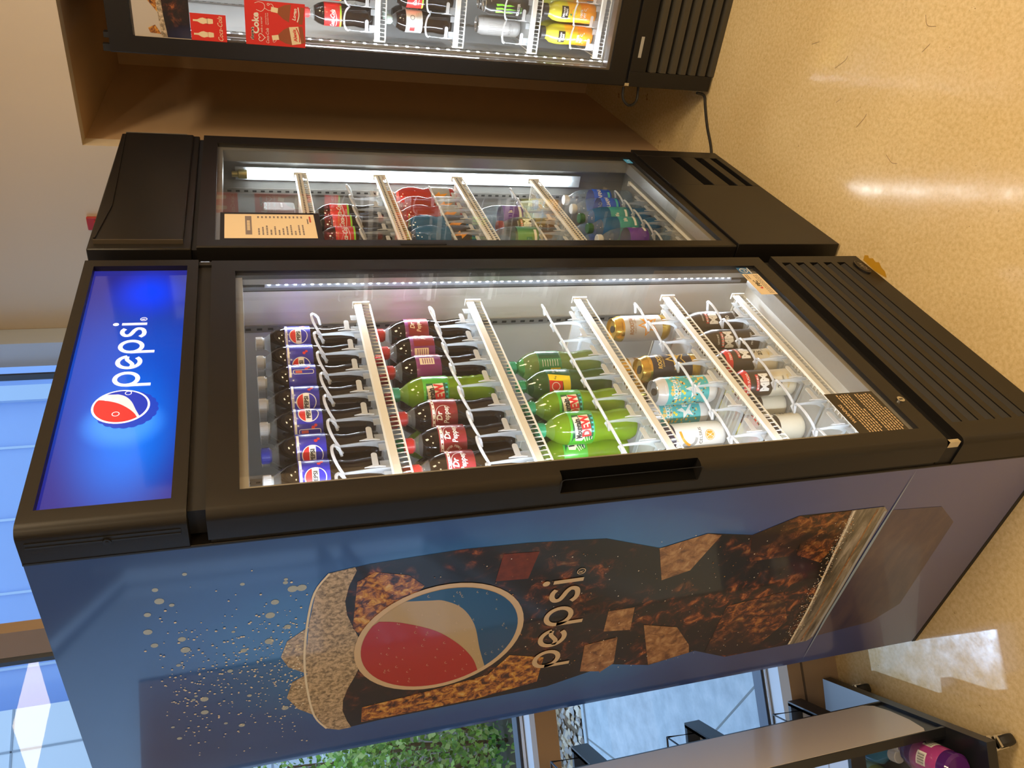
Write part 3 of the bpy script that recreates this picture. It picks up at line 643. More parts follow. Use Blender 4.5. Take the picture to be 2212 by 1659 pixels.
for (x0, x1, z0, z1) in ((.755, WA - .002, 1.7488, 1.775),): b.box(x0, x1, .004, .04, z0, z1, BLK2); b.box(x0 + .004, x0 + .008, -.001, .004, z0 + .004, z1 - .004, CHROME)
b.build('hinge', D)
WL = mat('label_black_glossy', (.02, .017, .014), .25); WT = mat('label_text_tan', (.60, .44, .26), .4)
b = MB(); Mg = FRONT(.0055); b.rect(.046, .395, .180, .520, Mg, WL, .0002)
b.text('WARNING', .113, .502, .0085, Mg, WT, .0005, bold=.02)
random.seed(3)
z = .492
for k in range(13):
    if k == 6: z -= .004
    x = .054 + (.01 if k in (5, 12) else 0)
    while x < (.172 if k not in (5, 12) else .12):
        w = random.uniform(.003, .010); b.rect(x, z - .0017, min(x + w, .174), z + .0017, Mg, WT, .0005); x += w + .0018
    z -= .0072
b.build('warning_label', D)
b = MB(); b.rect(.584, .384, .688, .434, Mg, CREAM, .0002); b.text('PBC', .640, .408, .012, Mg, INK, .0005, bold=.03); b.fill(circ(.618, .414, .005, 12), Mg, RED, .0005); b.fill(circ(.620, .416, .003, 12), Mg, CREAM, .0007)
for k in range(3):
    x = .59
    while x < .682: w = random.uniform(.004, .009); b.rect(x, .401 - k * .005, x + w, .403 - k * .005, Mg, mat('label_text_grey', (.2, .17, .13), .5), .0005); x += w + .002
for k in range(2): b.rect(.66, .42 + k * .006, .684, .4225 + k * .006, Mg, mat('label_text_grey', (.2, .17, .13), .5), .0005)
b.build('price_sticker', D)
b = MB(); b.rect(.688, .398, .7205, .434, Mg, mat('sticker_blue', (.03, .16, .42), .4), .0002); b.stroke(circ(.705, .418, .011, 18), .002, Mg, WHITE, .0005, closed=True); b.stroke(smooth([(.697, .411), (.702, .418), (.708, .415), (.713, .424)]), .0018, Mg, WHITE, .0005); b.rect(.690, .400, .719, .403, Mg, WHITE, .0005)
b.build('energy_sticker', D)

# bottom grille
b = MB(); gr = .014
b.prism(([(.056, 0)] + [(gr - gr * math.sin(t), gr - gr * math.cos(t)) for t in [i * PI / 12 for i in range(7)]] + [(0, .0655), (.056, .0655)])[::-1], .006, .2953, BLK)
b.box(.737, WA, 0, .0655, .006, .2953, BLK)
SL = [.267, .222, .176, .130, .084]; hh = .0135
ed = [.2953] + [v for z in SL for v in (z + hh, z - hh)] + [.006]
for i in range(0, len(ed), 2): b.box(.056, .737, 0, .0655 if i in (0, 10) else .02, ed[i + 1], ed[i], BLK)
g = b.build('grille', A)
b = MB()
for z in SL: b.prism([(.0015, z - hh + .002), (.006, z - .002), (.016, z + hh - .003), (.030, z + hh + .004), (.030, z + hh), (.02, z + hh - .007), (.010, z - .006), (.004, z - hh)], .056, .733, DKG, axis='x')
b.box(.056, .737, .045, .05, .02, .29, GASK); b.build('louvers', g)
b = MB(); b.prism([(x, z) for x, z in arc(.705, .0335, .034, 0, 360, 32, ry=.0165)[:-1]], -.004, 0, BLK, axis='y'); b.stroke(arc(.705, .0335, .0325, 0, 360, 32, ry=.015)[:-1], .0016, FRONT(-.004), mat('badge_rim', (.12, .11, .10), .25, metal=.6), .0003, closed=True)
b.text('idw', .706, .0255, .0165, FRONT(-.004), mat('badge_letter', (.45, .42, .38), .3, metal=.7), .0006, shear=.25, sx=1.25); b.build('badge', g)
MB().box(.004, WA, .02, .0655, .2953, .336, GASK).build('gap_cover', A); MB().box(.02, WA - .01, .01, .06, 1.7487, 1.7752, GASK).build('gap_cover', A); MB().box(.003, .012, .005, .0198, .302, .33, CHROME).build('lower_hinge', A)
# light strips inside the door frame
for x0, x1 in ((.7445, .7535), (.031, .040)): MB().box(x0, x1, .0560, .078, .385, 1.735, mat('breaker_strip', (.16, .17, .18), .25)).build('breaker_strip', A)
LS = MB().box(.7400, .7530, .0400, .0555, .42, 1.64, mat('strip_housing', (.3, .32, .36), .3)).build('light_strip', A)
leds(LS, .7385, .7400, .043, .0475, [.43 + i * 1.20 / 63 for i in range(64)], .0026)
LS2 = MB().box(.0410, .0460, .0520, .0650, .42, 1.64, mat('strip_housing', (.3, .32, .36), .3)).build('light_strip', A)
leds(LS2, .0460, .0472, .054, .0585, [.43 + i * 1.20 / 63 for i in range(64)], .0028)
strip_lamp(A, .7370, .052, .42, 1.64, 3.4, (-1, .42, 0), w=.006); strip_lamp(A, .0480, .058, .42, 1.64, 2.0, (1, .55, 0), w=.006)
LX = [.637 - .0735 * k for k in range(8)]
XS = dict(s1=[.625, .551, .478, .404, .331, .257, .184, .11], s2=[.640, .567, .493, .415, .335, .255, .178, .103], s3=LX, s4=[.630, .545, .457, .372, .286, .2, .114], s5=[.630, .545, .457, .372, .286, .2, .114])
ZS = dict(s1=1.440, s2=1.172, s3=.893, s4=.643, s5=.430)
for k in ('s1', 's2', 's3', 's4', 's5'):
    shelf(A, .066, .690, .073, ZS[k], .60, [(x, .072 if k in ('s1', 's2', 's3') else .084) for x in XS[k]], cream=(k in ('s1', 's2')))
# ================================================================ cooler B: plain black header, fluorescent tube
random.seed(11)
WB = .775
B = thing('display_cooler', 'black glass-door drinks cooler with plain unlit header and bright tube lamp, in the middle', 'cooler', (.849, .002, 0), rad(2.41))
cabinet(B, WB, .74, 2.01, .375, 1.78, x_in=.04, liner=LINERG, backm=mat('grey_back', (.30, .31, .31), .3), y0=.066, top_front=.066)
b = MB(); b.prism([(0, .012), (WB, .012), (WB, .066), (0, .066)], 1.795, 2.01, BLK); b.box(.03, WB - .012, .004, .012, 1.812, 1.998, BLK)
h = b.build('header', B, bevel=.003)
b = MB(); b.prism([(.035, 1.995), (.22, 1.978), (.45, 1.985), (.74, 1.995), (.74, 1.9965), (.035, 1.9985)], .001, .0038, BLK, axis='y'); b.box(.026, .029, .002, .012, 1.812, 1.998, mat('worn_metal_edge', (.12, .10, .08), .35, metal=.5)); b.box(WB - .011, WB - .008, .004, .012, 1.83, 1.998, CHAN); b.build('header_trim', h)
b, Lp, Np = door(B, 0, WB - .004, .357, 1.783, .036, .703, .385, 1.744, y=.006, dep=.05)
b.prism([(.036, .006), (.003, .006), (0, .009), (0, .056), (.036, .056)][::-1], .357, 1.783, BLK); b.box(.036, .703, .006, .056, 1.744, 1.783, BLK); b.box(.036, .703, .006, .056, .357, .385, BLK)
D = b.build('door', B)
b = MB()
for (x0, x1, z0, z1) in ((.0365, .050, .386, 1.744), (.680, .7028, .386, 1.744), (.050, .680, .386, .402), (.050, .680, 1.730, 1.744)): b.box(x0, x1, .018, .052, z0, z1, CHAN)
b.build('inner_channel', D); MB().add([(.0362, .012, .3852), (.7028, .012, .3852), (.7028, .012, 1.7438), (.0362, .012, 1.7438)], [(0, 1, 2, 3)], DOORG).build('glass', D)
b = MB(); b.stroke(rrect(.006, 1.192, .020, 1.316, .005), .0018, FRONT(.006), BLK2, .0005, closed=True); b.box(.008, .018, .0045, .006, 1.196, 1.312, GASK); b.build('handle_recess', D)
Mb = FRONT(.0115); b = MB(); b.box(.038, .199, .008, .0115, 1.494, 1.733, BLK2); Mc = FRONT(.008); b.rect(.048, 1.508, .188, 1.723, Mc, CREAM, .0003)
GT = mat('card_text_grey', (.22, .19, .2), .5); b.rect(.068, 1.660, .176, 1.675, Mc, GT, .0006)
for i in range(9): b.rect(.092 + i * .0065, 1.664, .0965 + i * .0065, 1.671, Mc, CREAM, .0008)
for i in range(12):
    z = 1.644 - i * .0095; w = random.uniform(.018, .058); x = .066
    while x < .066 + w: q = random.uniform(.006, .014); b.rect(x, z - .0018, x + q, z + .0018, Mc, GT, .0006); x += q + .002
    b.rect(.164, z - .002, .176, z + .002, Mc, GT, .0006)
b.rect(.14, 1.517, .176, 1.521, Mc, mat('card_text_red', (.5, .08, .06), .5), .0006); b.rect(.13, 1.524, .16, 1.527, Mc, GT, .0006)
b.build('price_card', D)
b = MB(); b.rect(.664, .388, .702, .412, Mb, mat('sticker_light_blue', (.08, .38, .75), .4), .0003); b.stroke([(.668, .405), (.678, .396), (.684, .404), (.698, .392)], .0015, Mb, WHITE, .0006); b.build('energy_sticker', D)
b = MB()
SLB = [(.036, .062), (.095, .128), (.185, .225)]
b.box(0, .45, 0, .06, .008, .352, BLK); b.box(.715, WB, 0, .06, .008, .352, BLK)
ez = [.008] + [v for q in SLB for v in q] + [.352]
for i in range(0, len(ez), 2): b.box(.45, .715, 0, .06, ez[i], ez[i + 1], BLK)
g = b.build('grille', B, bevel=.0015); MB().box(.45, .715, .03, .035, .02, .25, GASK).build('louvers', g)
MB().box(.01, WB - .01, .02, .066, .352, .3565, GASK).build('gap_cover', B); MB().box(.01, WB - .01, .02, .066, 1.7835, 1.7945, GASK).build('gap_cover', B)
TUBEM = mat('tube_lamp_glow', (1, 1, 1), .5, emit=(.92, .98, 1), es=22)
tl = MB().box(.722, .7285, .085, .125, .55, 1.70, mat('tube_backing', (.5, .55, .6), .3)).build('tube_lamp', B)
MB().lathe([(0, .60), (.0125, .60), (.0125, 1.665), (0, 1.665)], TUBEM, 16, c=(.712, .104, 0)).build('tube', tl)
MB().lathe([(0, 1.665), (.0135, 1.665), (.0135, 1.690), (.009, 1.693), (.009, 1.71), (0, 1.71)], mat('tube_cap', (.62, .55, .25), .3, metal=.7), 16, c=(.712, .104, 0)).build('tube_end_cap', tl)
ZB = [1.520, 1.275, 1.020, .752, .378]
for i, z in enumerate(ZB): shelf(B, .062, .672, .085, z, .56, [(.635 - .08 * k, .078) for k in range(1, 8)] if i else [], cream=2, wire=.014)
# loose plastic bins on the top shelf of B
for q, (x, y, z, a) in enumerate([(.60, .16, 1.532, 8), (.53, .20, 1.532, -5), (.48, .15, 1.532, 14)]):
    t = thing('plastic_divider', ['clear plastic divider standing on the top shelf near the tube lamp', 'middle clear plastic divider standing on the top shelf of the middle cooler', 'clear plastic divider behind the price card on the top shelf'][q], 'shelf divider', Vector((.849, .002, 0)) + Matrix.Rotation(rad(2.41), 3, 'Z') @ Vector((x, y, z)), rad(2.41 + a), group='loose plastic dividers on the top shelf')
    b = MB(); b.prism(rrect(-.04, 0, .04, .09, .012), -.0015, .0015, FROST, axis='y'); b.prism([(-.04, 0), (.04, 0), (.04, .003), (-.04, .003)], 0, .10, FROST, axis='y'); b.box(-.025, .025, -.004, -.002, .035, .041, FROST2); b.build('panel', t)

# ================================================================ cooler C on the right, turned to face left
WC = .76
C = thing('display_cooler', 'black glass-door drinks cooler with red posters on its glass, standing in the alcove', 'cooler', (1.785, -.137, 0), rad(-86.6))
cabinet(C, WC, .74, 2.03, .385, 1.985, y0=.058, top_front=.058, liner=mat('bright_liner', (.78, .79, .79), .25, coat=.2), backm=mat('liner_back', (.55, .55, .54), .28, coat=.3))
b, Lp, Np = door(C, 0, WC, .355, 2.03, .05, .71, .42, 1.965, y=0, dep=.05)
b.prism([(.05, 0), (.004, 0), (0, .004), (0, .05), (.05, .05)][::-1], .355, 2.03, BLK); b.box(.05, .71, 0, .05, 1.965, 2.03, BLK); b.box(.05, .71, 0, .05, .355, .42, BLK)
D = b.build('door', C)
b = MB()
for (x0, x1, z0, z1) in ((.0505, .056, .421, 1.964), (.70, .7095, .421, 1.964), (.056, .70, .421, .432), (.056, .70, 1.954, 1.964)): b.box(x0, x1, .008, .046, z0, z1, mat('dark_channel', (.10, .08, .07), .35, metal=.4))
b.build('inner_channel', D); MB().add([(.0502, .004, .4202), (.7098, .004, .4202), (.7098, .004, 1.9648), (.0502, .004, 1.9648)], [(0, 1, 2, 3)], DOORG).build('glass', D)
MB().box(.0, .02, .01, .03, 2.03, 2.05, BLK2).build('hinge', D); MB().box(.04, .055, .0, .03, 2.03, 2.043, BLK2).build('hinge', D); MB().box(.002, .012, -.001, .02, .338, .3549, CHROME).build('hinge_pin', D)
Mp = FRONT(.0035)
b = MB(); b.rect(.050, 1.803, .33, 1.958, Mp, mat('poster_white', (.50, .46, .42), .4), .0004)
b.fill([(.052, 1.803), (.33, 1.803), (.33, 1.875), (.25, 1.872), (.2, 1.88), (.12, 1.876), (.052, 1.868)], Mp, COLA, .0007); b.fill([(.052, 1.868), (.12, 1.876), (.2, 1.88), (.25, 1.872), (.33, 1.875), (.33, 1.893), (.2, 1.897), (.12, 1.890), (.052, 1.885)], Mp, FOAM, .0007)
b.fill([(.06, 1.885), (.085, 1.90), (.075, 1.92), (.062, 1.915)], Mp, COLAB, .0009); b.fill([(.12, 1.89), (.17, 1.93), (.20, 1.922), (.19, 1.895)], Mp, COLAB, .0009); b.fill(circ(.21, 1.835, .032, 24), Mp, RED, .0010)
b.build('cola_picture', D)
POST = mat('poster_red', (.66, .028, .02), .45); PCR = mat('poster_cream', (.82, .72, .52), .5)
b = MB(); b.rect(.0485, 1.701, .126, 1.802, Mp, POST, .0006)
def btl(cx, z0, hgt, w, m, off=.0009):
    pr = [(.0, .32), (.05, .36), (.2, .42), (.35, .36), (.5, .5), (.62, .42), (.78, .16), (.95, .13), (1, .17)]
    b.fill([(cx + w * q, z0 + hgt * t) for t, q in pr] + [(cx - w * q, z0 + hgt * t) for t, q in pr[::-1]], Mp, m, off)
btl(.068, 1.738, .056, .018, PCR); btl(.106, 1.738, .056, .018, PCR)
b.text('Coca-Cola', .087, 1.712, .014, Mp, PCR, .0009, shear=.35, sx=.82); b.text('Coca-Cola', .068, 1.753, .0034, Mp, POST, .0012, shear=.35); b.text('Coca-Cola', .106, 1.753, .0034, Mp, INK, .0012, shear=.35)
b.build('bottle_poster', D)
b = MB(); b.rect(.0490, 1.469, .176, 1.646, Mp, POST, .0006)
b.text('share a', .082, 1.623, .008, Mp, INK, .0012, bold=.03); b.text('share a', .082, 1.623, .0085, Mp, WHITE, .0010, bold=.06); b.text('Coke', .112, 1.607, .019, Mp, WHITE, .0010, bold=.035)
b.text('with a nurse!', .108, 1.596, .006, Mp, WHITE, .0009); b.text('Coca-Cola', .078, 1.578, .009, Mp, WHITE, .0009, shear=.35, sx=.8)
b.text('celebrating Nurses', .126, 1.584, .0036, Mp, WHITE, .0009, sx=.85); b.text('Appreciation Week', .126, 1.578, .0036, Mp, WHITE, .0009, sx=.85)
def heart(cx, cz, s): b.stroke([(cx + s * .062 * 16 * math.sin(t) ** 3, cz + s * .062 * (13 * math.cos(t) - 5 * math.cos(2 * t) - 2 * math.cos(3 * t) - math.cos(4 * t))) for t in [i * PI / 12 for i in range(24)]], s * .16, Mp, WHITE, .0009, closed=True)
heart(.072, 1.600, .011); heart(.066, 1.562, .0058)
b.stroke(smooth([(.150, 1.612), (.146, 1.598), (.156, 1.588), (.168, 1.590), (.172, 1.604), (.168, 1.616)]), .0013, Mp, WHITE, .0009); b.stroke(smooth([(.156, 1.588), (.150, 1.574), (.158, 1.562), (.168, 1.566), (.168, 1.574)]), .0013, Mp, WHITE, .0009); b.stroke(circ(.167, 1.577, .003, 10), .0013, Mp, WHITE, .0009, closed=True)
AMB = mat('poster_amber', (.30, .08, .02), .4)
for cx, nm, tl_, body, tc in ((.088, 'Alexis', .16, PCR, POST), (.141, 'Logan', -.14, POST, WHITE)):
    def Tt(pts, cx=cx, t=tl_): return [(cx + u * math.cos(t) - v * math.sin(t), 1.474 + u * math.sin(t) + v * math.cos(t)) for u, v in pts]
    b.fill(Tt([(-.024, .0), (.024, 0), (.026, .04), (.020, .058), (.0065, .078), (-.0065, .078), (-.020, .058), (-.026, .04)]), Mp, AMB, .0009)
    b.fill(Tt([(-.007, .076), (.007, .076), (.007, .096), (-.007, .096)]), Mp, PCR, .0010)
    b.fill(Tt([(-.025, .012), (.025, .012), (.026, .04), (-.026, .04)]), Mp, body, .0011); b.text(nm, Tt([(0, .022)])[0][0], Tt([(0, .022)])[0][1], .010, Mp, tc, .0014, shear=.15, bold=.03, rot=tl_)
    b.stroke(Tt(smooth([(-.02, .016), (0, .0135), (.022, .019)])), .003, Mp, POST if body is PCR else WHITE, .0013)
b.build('share_poster', D)
b = MB(); b.box(0, WC, .05, .056, .01, .345, BLK); b.box(0, .052, 0, .05, .01, .345, BLK); b.box(.052, WC, 0, .05, .282, .345, BLK)
g = b.build('grille', C, bevel=.001)
b = MB()
for i in range(7): z = .262 - i * .0405; b.prism([(.002, z - .022), (.0, z), (.012, z + .006), (.03, z + .008), (.02, z - .004), (.014, z - .022)], .053, WC, mat('grille_slat', (.055, .050, .040), .4), axis='x')
b.build('louvers', g); MB().rect(.10, .312, .17, .324, FRONT(0), mat('sticker_grey', (.4, .4, .38), .4), .0005).build('maker_sticker', g)
MB().box(.0, WC, .01, .058, .345, .3553, GASK).build('gap_cover', C)
b = MB(); b.box(.0565, .066, .052, .066, .43, 1.95, mat('strip_housing', (.3, .32, .36), .3)); LS = b.build('light_strip', C)
leds(LS, .066, .0675, .055, .061, [.44 + i * 1.50 / 43 for i in range(44)], .004)
strip_lamp(C, .0690, .060, .43, 1.95, 2.4, (1, .5, 0)); strip_lamp(C, .69, .060, .43, 1.95, 2.6, (-1, .5, 0))
for z in (1.236, .970, .703, .452): shelf(C, .072, .688, .09, z, .58, [(.128 + .0755 * k, .0735) for k in range(8)])
# dividers' cords on the floor
t = MB().tube(smooth([(1.792, -.128, .05), (1.80, -.118, .012), (1.785, -.09, .006), (1.755, -.055, .006), (1.72, -.02, .006), (1.66, .03, .006), (1.60, .10, .01)], 8), .005, BLK2, 8).build('power_cord'); tag(t, 'black power cord lying on the floor between the middle cooler and the alcove cooler', 'cord')
t = MB().tube(smooth([(1.82, -.125, .34), (1.81, -.085, .335), (1.80, -.065, .31), (1.81, -.08, .28), (1.83, -.125, .275)], 6), .005, BLK2, 8).build('cable_loop'); tag(t, 'short black cable loop hanging beside the lower corner of the alcove cooler', 'cord')
# ================================================================ drinks
random.seed(5)
COLA_D = juice('drink_cola', (.012, .006, .004), .3); DEW = juice('drink_lime_green', (.30, .52, .02), .55); GRN = juice('drink_in_green_plastic', (.07, .16, .05), .45); PGRN = juice('drink_pale_green', (.30, .42, .16), .55)
WATER = clear('drink_water', (.80, .9, .97), haze=.12, hazec=(.7, .85, .95)); BLUED = juice('drink_blue', (.03, .20, .45), .5); REDD = juice('drink_red', (.60, .05, .03), .55); TEAL = juice('drink_teal', (.04, .30, .36), .5); PEACH = juice('drink_peach', (.6, .28, .12), .5)
PETC = clear('clear_bottle_plastic', (.90, .92, .92), haze=.2, hazec=(.8, .83, .85)); PETG = clear('green_bottle_plastic', (.35, .75, .42), haze=.15, hazec=(.2, .55, .25))
def cm(n, c, r=.4, **k): return mat('cap_' + n, c, r, **k)
CW, CB, CR, CG, CO, CY, CK = cm('white', (.70, .72, .74)), cm('blue', (.015, .03, .42)), cm('red', (.55, .03, .025)), cm('green', (.02, .32, .14)), cm('orange', (.78, .28, .05)), cm('yellow', (.66, .60, .18)), cm('black', (.02, .02, .022))
SILV = mat('can_silver', (.62, .62, .62), .22, metal=.9); GOLD = mat('can_gold', (.75, .48, .10), .22, metal=.9); TAB = mat('can_tab_dark', (.05, .045, .04), .35, metal=.5)
def lab(n, c, r=.3, **k): return mat('label_' + n, c, r, coat=.4, **k)
L = dict(blue=lab('electric_blue', (.02, .02, .40)), maroon=lab('maroon', (.23, .012, .02)), purple=lab('purple', (.20, .02, .16)), green=lab('bright_green', (.07, .42, .03)), dgreen=lab('dark_green', (.015, .10, .05)), mgreen=lab('mid_green', (.05, .25, .10)), yellow=lab('yellow', (.78, .60, .02)), white=lab('white', (.74, .74, .72)), black=lab('black', (.012, .010, .010)), red=lab('red', (.62, .02, .02)), cream=lab('cream', (.74, .68, .52)), teal=lab('teal', (.05, .45, .48)), orange=lab('orange', (.85, .33, .02)), grey=lab('grey', (.35, .35, .34)), gold=lab('gold', (.72, .50, .12)), wblue=lab('water_blue', (.01, .09, .62)), dblue=lab('navy', (.006, .008, .035)), lime=lab('lime', (.25, .75, .05)), silver=lab('silver', (.55, .55, .55)), brown=lab('brown', (.022, .013, .010)), violet=lab('violet', (.12, .03, .32)))
def body(prof, split, m_lo, m_hi, n=24): return MB().lathe(prof, m_lo, n, fm=lambda j: m_lo if prof[j][1] < split else m_hi)
SODA = [(0, .004), (.024, 0), (.031, .004), (.0345, .014), (.0352, .028), (.0335, .045), (.0312, .060), (.0318, .074), (.0340, .088), (.0352, .098), (.0355, .104), (.0355, .154), (.0345, .162), (.0300, .176), (.0225, .188), (.0150, .197), (.0128, .202), (.0128, .206)]
def cap(z, r, h, m, n=28):
    b = MB(); pr = [(r * .8, z - .004), (r * .86, z - .003), (r * .86, z), (r, z), (r, z + h - .0015), (r - .0015, z + h), (0, z + h)]; b.lathe(pr, m, n)
    for i in range(n): a = 2 * PI * i / n; b.box(-.0003, .0003, -.0003, .0003, z + .001, z + h - .002, m); q = b.v[-8:]; b.v[-8:] = [(x + (r + .0002) * math.cos(a), y + (r + .0002) * math.sin(a), zz) for x, y, zz in q]
    return b
def wrap(z0, z1, r, m, ext=.0003): return MB().lathe([(r + ext - .0003, z0), (r + ext, z0 + .0004), (r + ext, z1 - .0004), (r + ext - .0003, z1)], m, 32)
def soda(key, drink, plastic, capm, art, l0=.103, l1=.158, lm=None, ribs=False):
    t = bpy.data.objects.new('soda_bottle', None); COL.objects.link(t)
    p = SODA if not ribs else [(r - (.0012 if (i % 2 and .03 < z < .1) else 0), z) for i, (r, z) in enumerate(SODA[:5] + [(.0345, .036), (.0345, .044), (.0335, .052), (.0335, .06), (.0335, .068), (.0338, .076), (.0340, .084), (.0345, .091)] + SODA[9:])]
    body(p, .187, drink, plastic).build('bottle_body', t, sharp=60); cap(.2045, .0148, .0155, capm).build('cap', t)
    lb = wrap(l0, l1, .0356, lm).build('label', t, sharp=80)
    if art: b = MB(); art(b, CYL(.0362)); b.build('label_print', lb)
    return t
def a_pepsi(b, M):
    for u in (0, .105): 
        b.rect(u - .050, .152, u + .045, .1565, M, WHITE, .0002, 10); b.text('YOU COULD WIN', u, .1527, .003, M, L['blue'], .0005)
        b.fill(circ(u, .129, .0195, 28), M, WHITE, .0002); b.fill([(x, y) for x, y in arc(u, .129, .0178, 20, 160, 14)], M, RED, .0005); b.fill([(x, y) for x, y in arc(u, .129, .0178, 200, 340, 14)], M, L['blue'], .0005)
        b.text('PEPSI', u, .1255, .0075, M, INK, .0008, bold=.035)
        for q in (-.03, .028): b.fill(circ(u + q, .122, .0035, 9), M, RED, .0002); b.fill(circ(u + q + .004, .117, .003, 9), M, RED, .0002)
        b.stroke(rrect(u - .043, .108, u - .033, .148, .003), .0012, M, WHITE, .0004, closed=True); b.rect(u - .041, .131, u - .035, .144, M, lab('soft_red', (.6, .12, .1)), .0003)
def a_drp(b, M):
    for u in (-.012, .10):
        b.rect(u - .055, .150, u + .055, .1555, M, WHITE, .0002, 12)
        for i in range(5): b.rect(u - .05 + i * .022, .1515, u - .036 + i * .022, .1540, M, L['maroon'], .0005)
        b.text('Dr', u + .014, .136, .011, M, WHITE, .0004, bold=.03, shear=.2); b.text('Pepper', u + .016, .122, .0105, M, WHITE, .0004, bold=.02, shear=.2, sx=.85); b.stroke(arc(u + .016, .132, .020, -50, 130, 16, ry=.017), .0009, M, WHITE, .0004)
        b.arctext('PEPPER PERKS - PEPPER PERKS -', u - .024, .130, .0125, .0045, M, WHITE, 90, .0004, step=2 * PI / 29); b.stroke(rrect(u - .029, .125, u - .019, .135, .001), .0008, M, lab('soft_pink', (.6, .35, .3)), .0004, closed=True)
def a_cherry(b, M):
    b.rect(-.035, .104, .03, .150, M, L['maroon'], .0002, 10); b.text('Dr', .0, .136, .010, M, CREAM, .0005, bold=.03, shear=.2); b.text('Pepper', .0, .122, .0095, M, CREAM, .0005, bold=.02, shear=.2, sx=.85)
    b.rect(-.058, .118, -.040, .150, M, CREAM, .0003, 4)
    for i in range(5): b.rect(-.056, .122 + i * .005, -.042, .1238 + i * .005, M, L['purple'], .0005, 2)
    for i in range(6): b.rect(.036, .112 + i * .006, .06, .1135 + i * .006, M, lab('soft_pink', (.6, .35, .3)), .0003, 3)
def a_dew(b, M):
    for u in (0, .108):
        b.fill([(u - .034, .154), (u - .022, .150), (u - .022, .118), (u - .03, .108), (u + .03, .106), (u + .03, .152)], M, L['dgreen'], .0002)
        b.fill([(u - .029, .146), (u + .024, .152), (u + .026, .140), (u - .02, .126), (u - .03, .131)], M, L['cream'], .0004)
        b.text('Mountain', u - .001, .1345, .0125, M, INK, .0007, bold=.05, rot=.10, sx=.62)
        b.fill([(u - .019, .133), (u + .029, .138), (u + .030, .116), (u - .016, .112)], M, L['cream'], .0004); b.text('DEW', u + .006, .1155, .0185, M, RED, .0007, bold=.05, rot=.09, sx=.78)
        for i in range(4): b.stroke([(u - .033 + i * .002, .122 - i * .004), (u - .020, .128 - i * .006)], .0018, M, L['cream'], .0004)
        b.rect(u - .01, .106, u + .03, .111, M, L['teal'], .0004, 4)
def a_pale(b, M):
    b.rect(-.036, .104, .01, .158, M, L['mgreen'], .0002, 8); b.rect(.012, .106, .03, .156, M, L['dgreen'], .0002, 4); b.rect(-.040, .106, -.012, .130, M, L['yellow'], .0004, 5)
    for i in range(7): b.rect(-.008 + (i % 2) * .001, .112 + i * .006, .008, .1133 + i * .006, M, WHITE, .0005, 2)
def a_ginger(b, M):
    b.rect(-.038, .125, -.008, .156, M, L['red'], .0002, 6); b.stroke(circ(-.023, .141, .009, 18), .0015, M, WHITE, .0004, closed=True); b.fill([(-.008, .156), (.008, .156), (.0, .106), (-.038, .106), (-.038, .122), (-.012, .124)], M, L['yellow'], .0003)
    b.text('S', .0, .138, .008, M, INK, .0006, rot=.9); b.text('Ginger', .02, .138, .006, M, WHITE, .0004, sx=.8); b.text('ALE', .02, .128, .006, M, WHITE, .0004)
def can(name, bodym, bot, lidm, art, H=.157, r=.033, top=None):
    t = bpy.data.objects.new('drink_can', None); COL.objects.link(t); top = top or bot
    p = [(0, .004), (.022, .004), (.0245, 0), (.029, .004), (r, .012), (r, .026), (r, .027), (r, H - .026), (r, H - .025), (r, H - .019), (.0275, H - .005), (.0268, H - .003)]
    MB().lathe(p, bodym, 32, fm=lambda j: bot if p[j][1] < .0265 else (bodym if p[j][1] < H - .0255 else top)).build('can_body', t, sharp=50)
    ld = MB().lathe([(.0268, H - .003), (.0275, H - .0008), (.0268, H), (.0255, H - .0005), (.0248, H - .0055), (0, H - .0055)], lidm, 32).build('lid', t)
    MB().prism(arc(0, .001, .0085, 0, 360, 18, ry=.0125)[:-1], H - .0052, H - .0040, TAB).build('pull_tab', t)
    pr = None
    if art: b = MB(); art(b, CYL(r)); b.build('can_print', t)
    return t
def star(cu, cv, R, r, rot=90): return [(cu + (R if k % 2 == 0 else r) * math.cos(rad(rot + 36 * k)), cv + (R if k % 2 == 0 else r) * math.sin(rad(rot + 36 * k))) for k in range(10)]
def a_rock(main, starc, fillc, txt, speck=None):
    def f(b, M):
        if speck:
            for i in range(230): u, v = random.uniform(-.09, .09), random.uniform(.034, .124); b.fill(circ(u, v, random.uniform(.0015, .0042), 5), M, random.choice(speck), .0002 + i * 1e-6)
        for u in (0, .1):
            b.fill(star(u, .066, .031, .013), M, starc, .0006); b.fill(star(u, .066, .024, .0095), M, fillc, .0009); b.fill([(u - .004, .068), (u + .022, .09), (u + .010, .064), (u + .016, .05)], M, starc, .0011)
            b.text('ROCKSTAR', u + .001, .108, .0105, M, txt, .0010, bold=.03, shear=.15, sx=.62); b.text('ENERGY DRINK', u + .002, .101, .0042, M, txt, .0010)
            b.text('R', u + .012, .062, .012, M, txt, .0013, bold=.03)
            b.text('ORIGINAL', u, .137, .0035, M, txt, .0006)
    return f
def a_cel(b, M):
    b.stroke(smooth([(-.018, .115), (-.024, .100), (-.018, .086), (-.004, .080)]), .007, M, L['grey'], .0004); b.stroke(smooth([(.012, .120), (-.004, .116), (-.016, .106), (-.022, .096)]), .006, M, L['orange'], .0006)
    b.text('CELSIUS', .0, .066, .0075, M, INK, .0004, sx=1.05); b.fill(circ(.0, .046, .0125, 22), M, L['orange'], .0004); b.stroke(circ(0, .046, .0105, 20), .001, M, WHITE, .0006, closed=True)
    for i in range(6): a = i * PI / 3; b.stroke([(0, .046), (.010 * math.cos(a), .046 + .010 * math.sin(a))], .0008, M, WHITE, .0006)
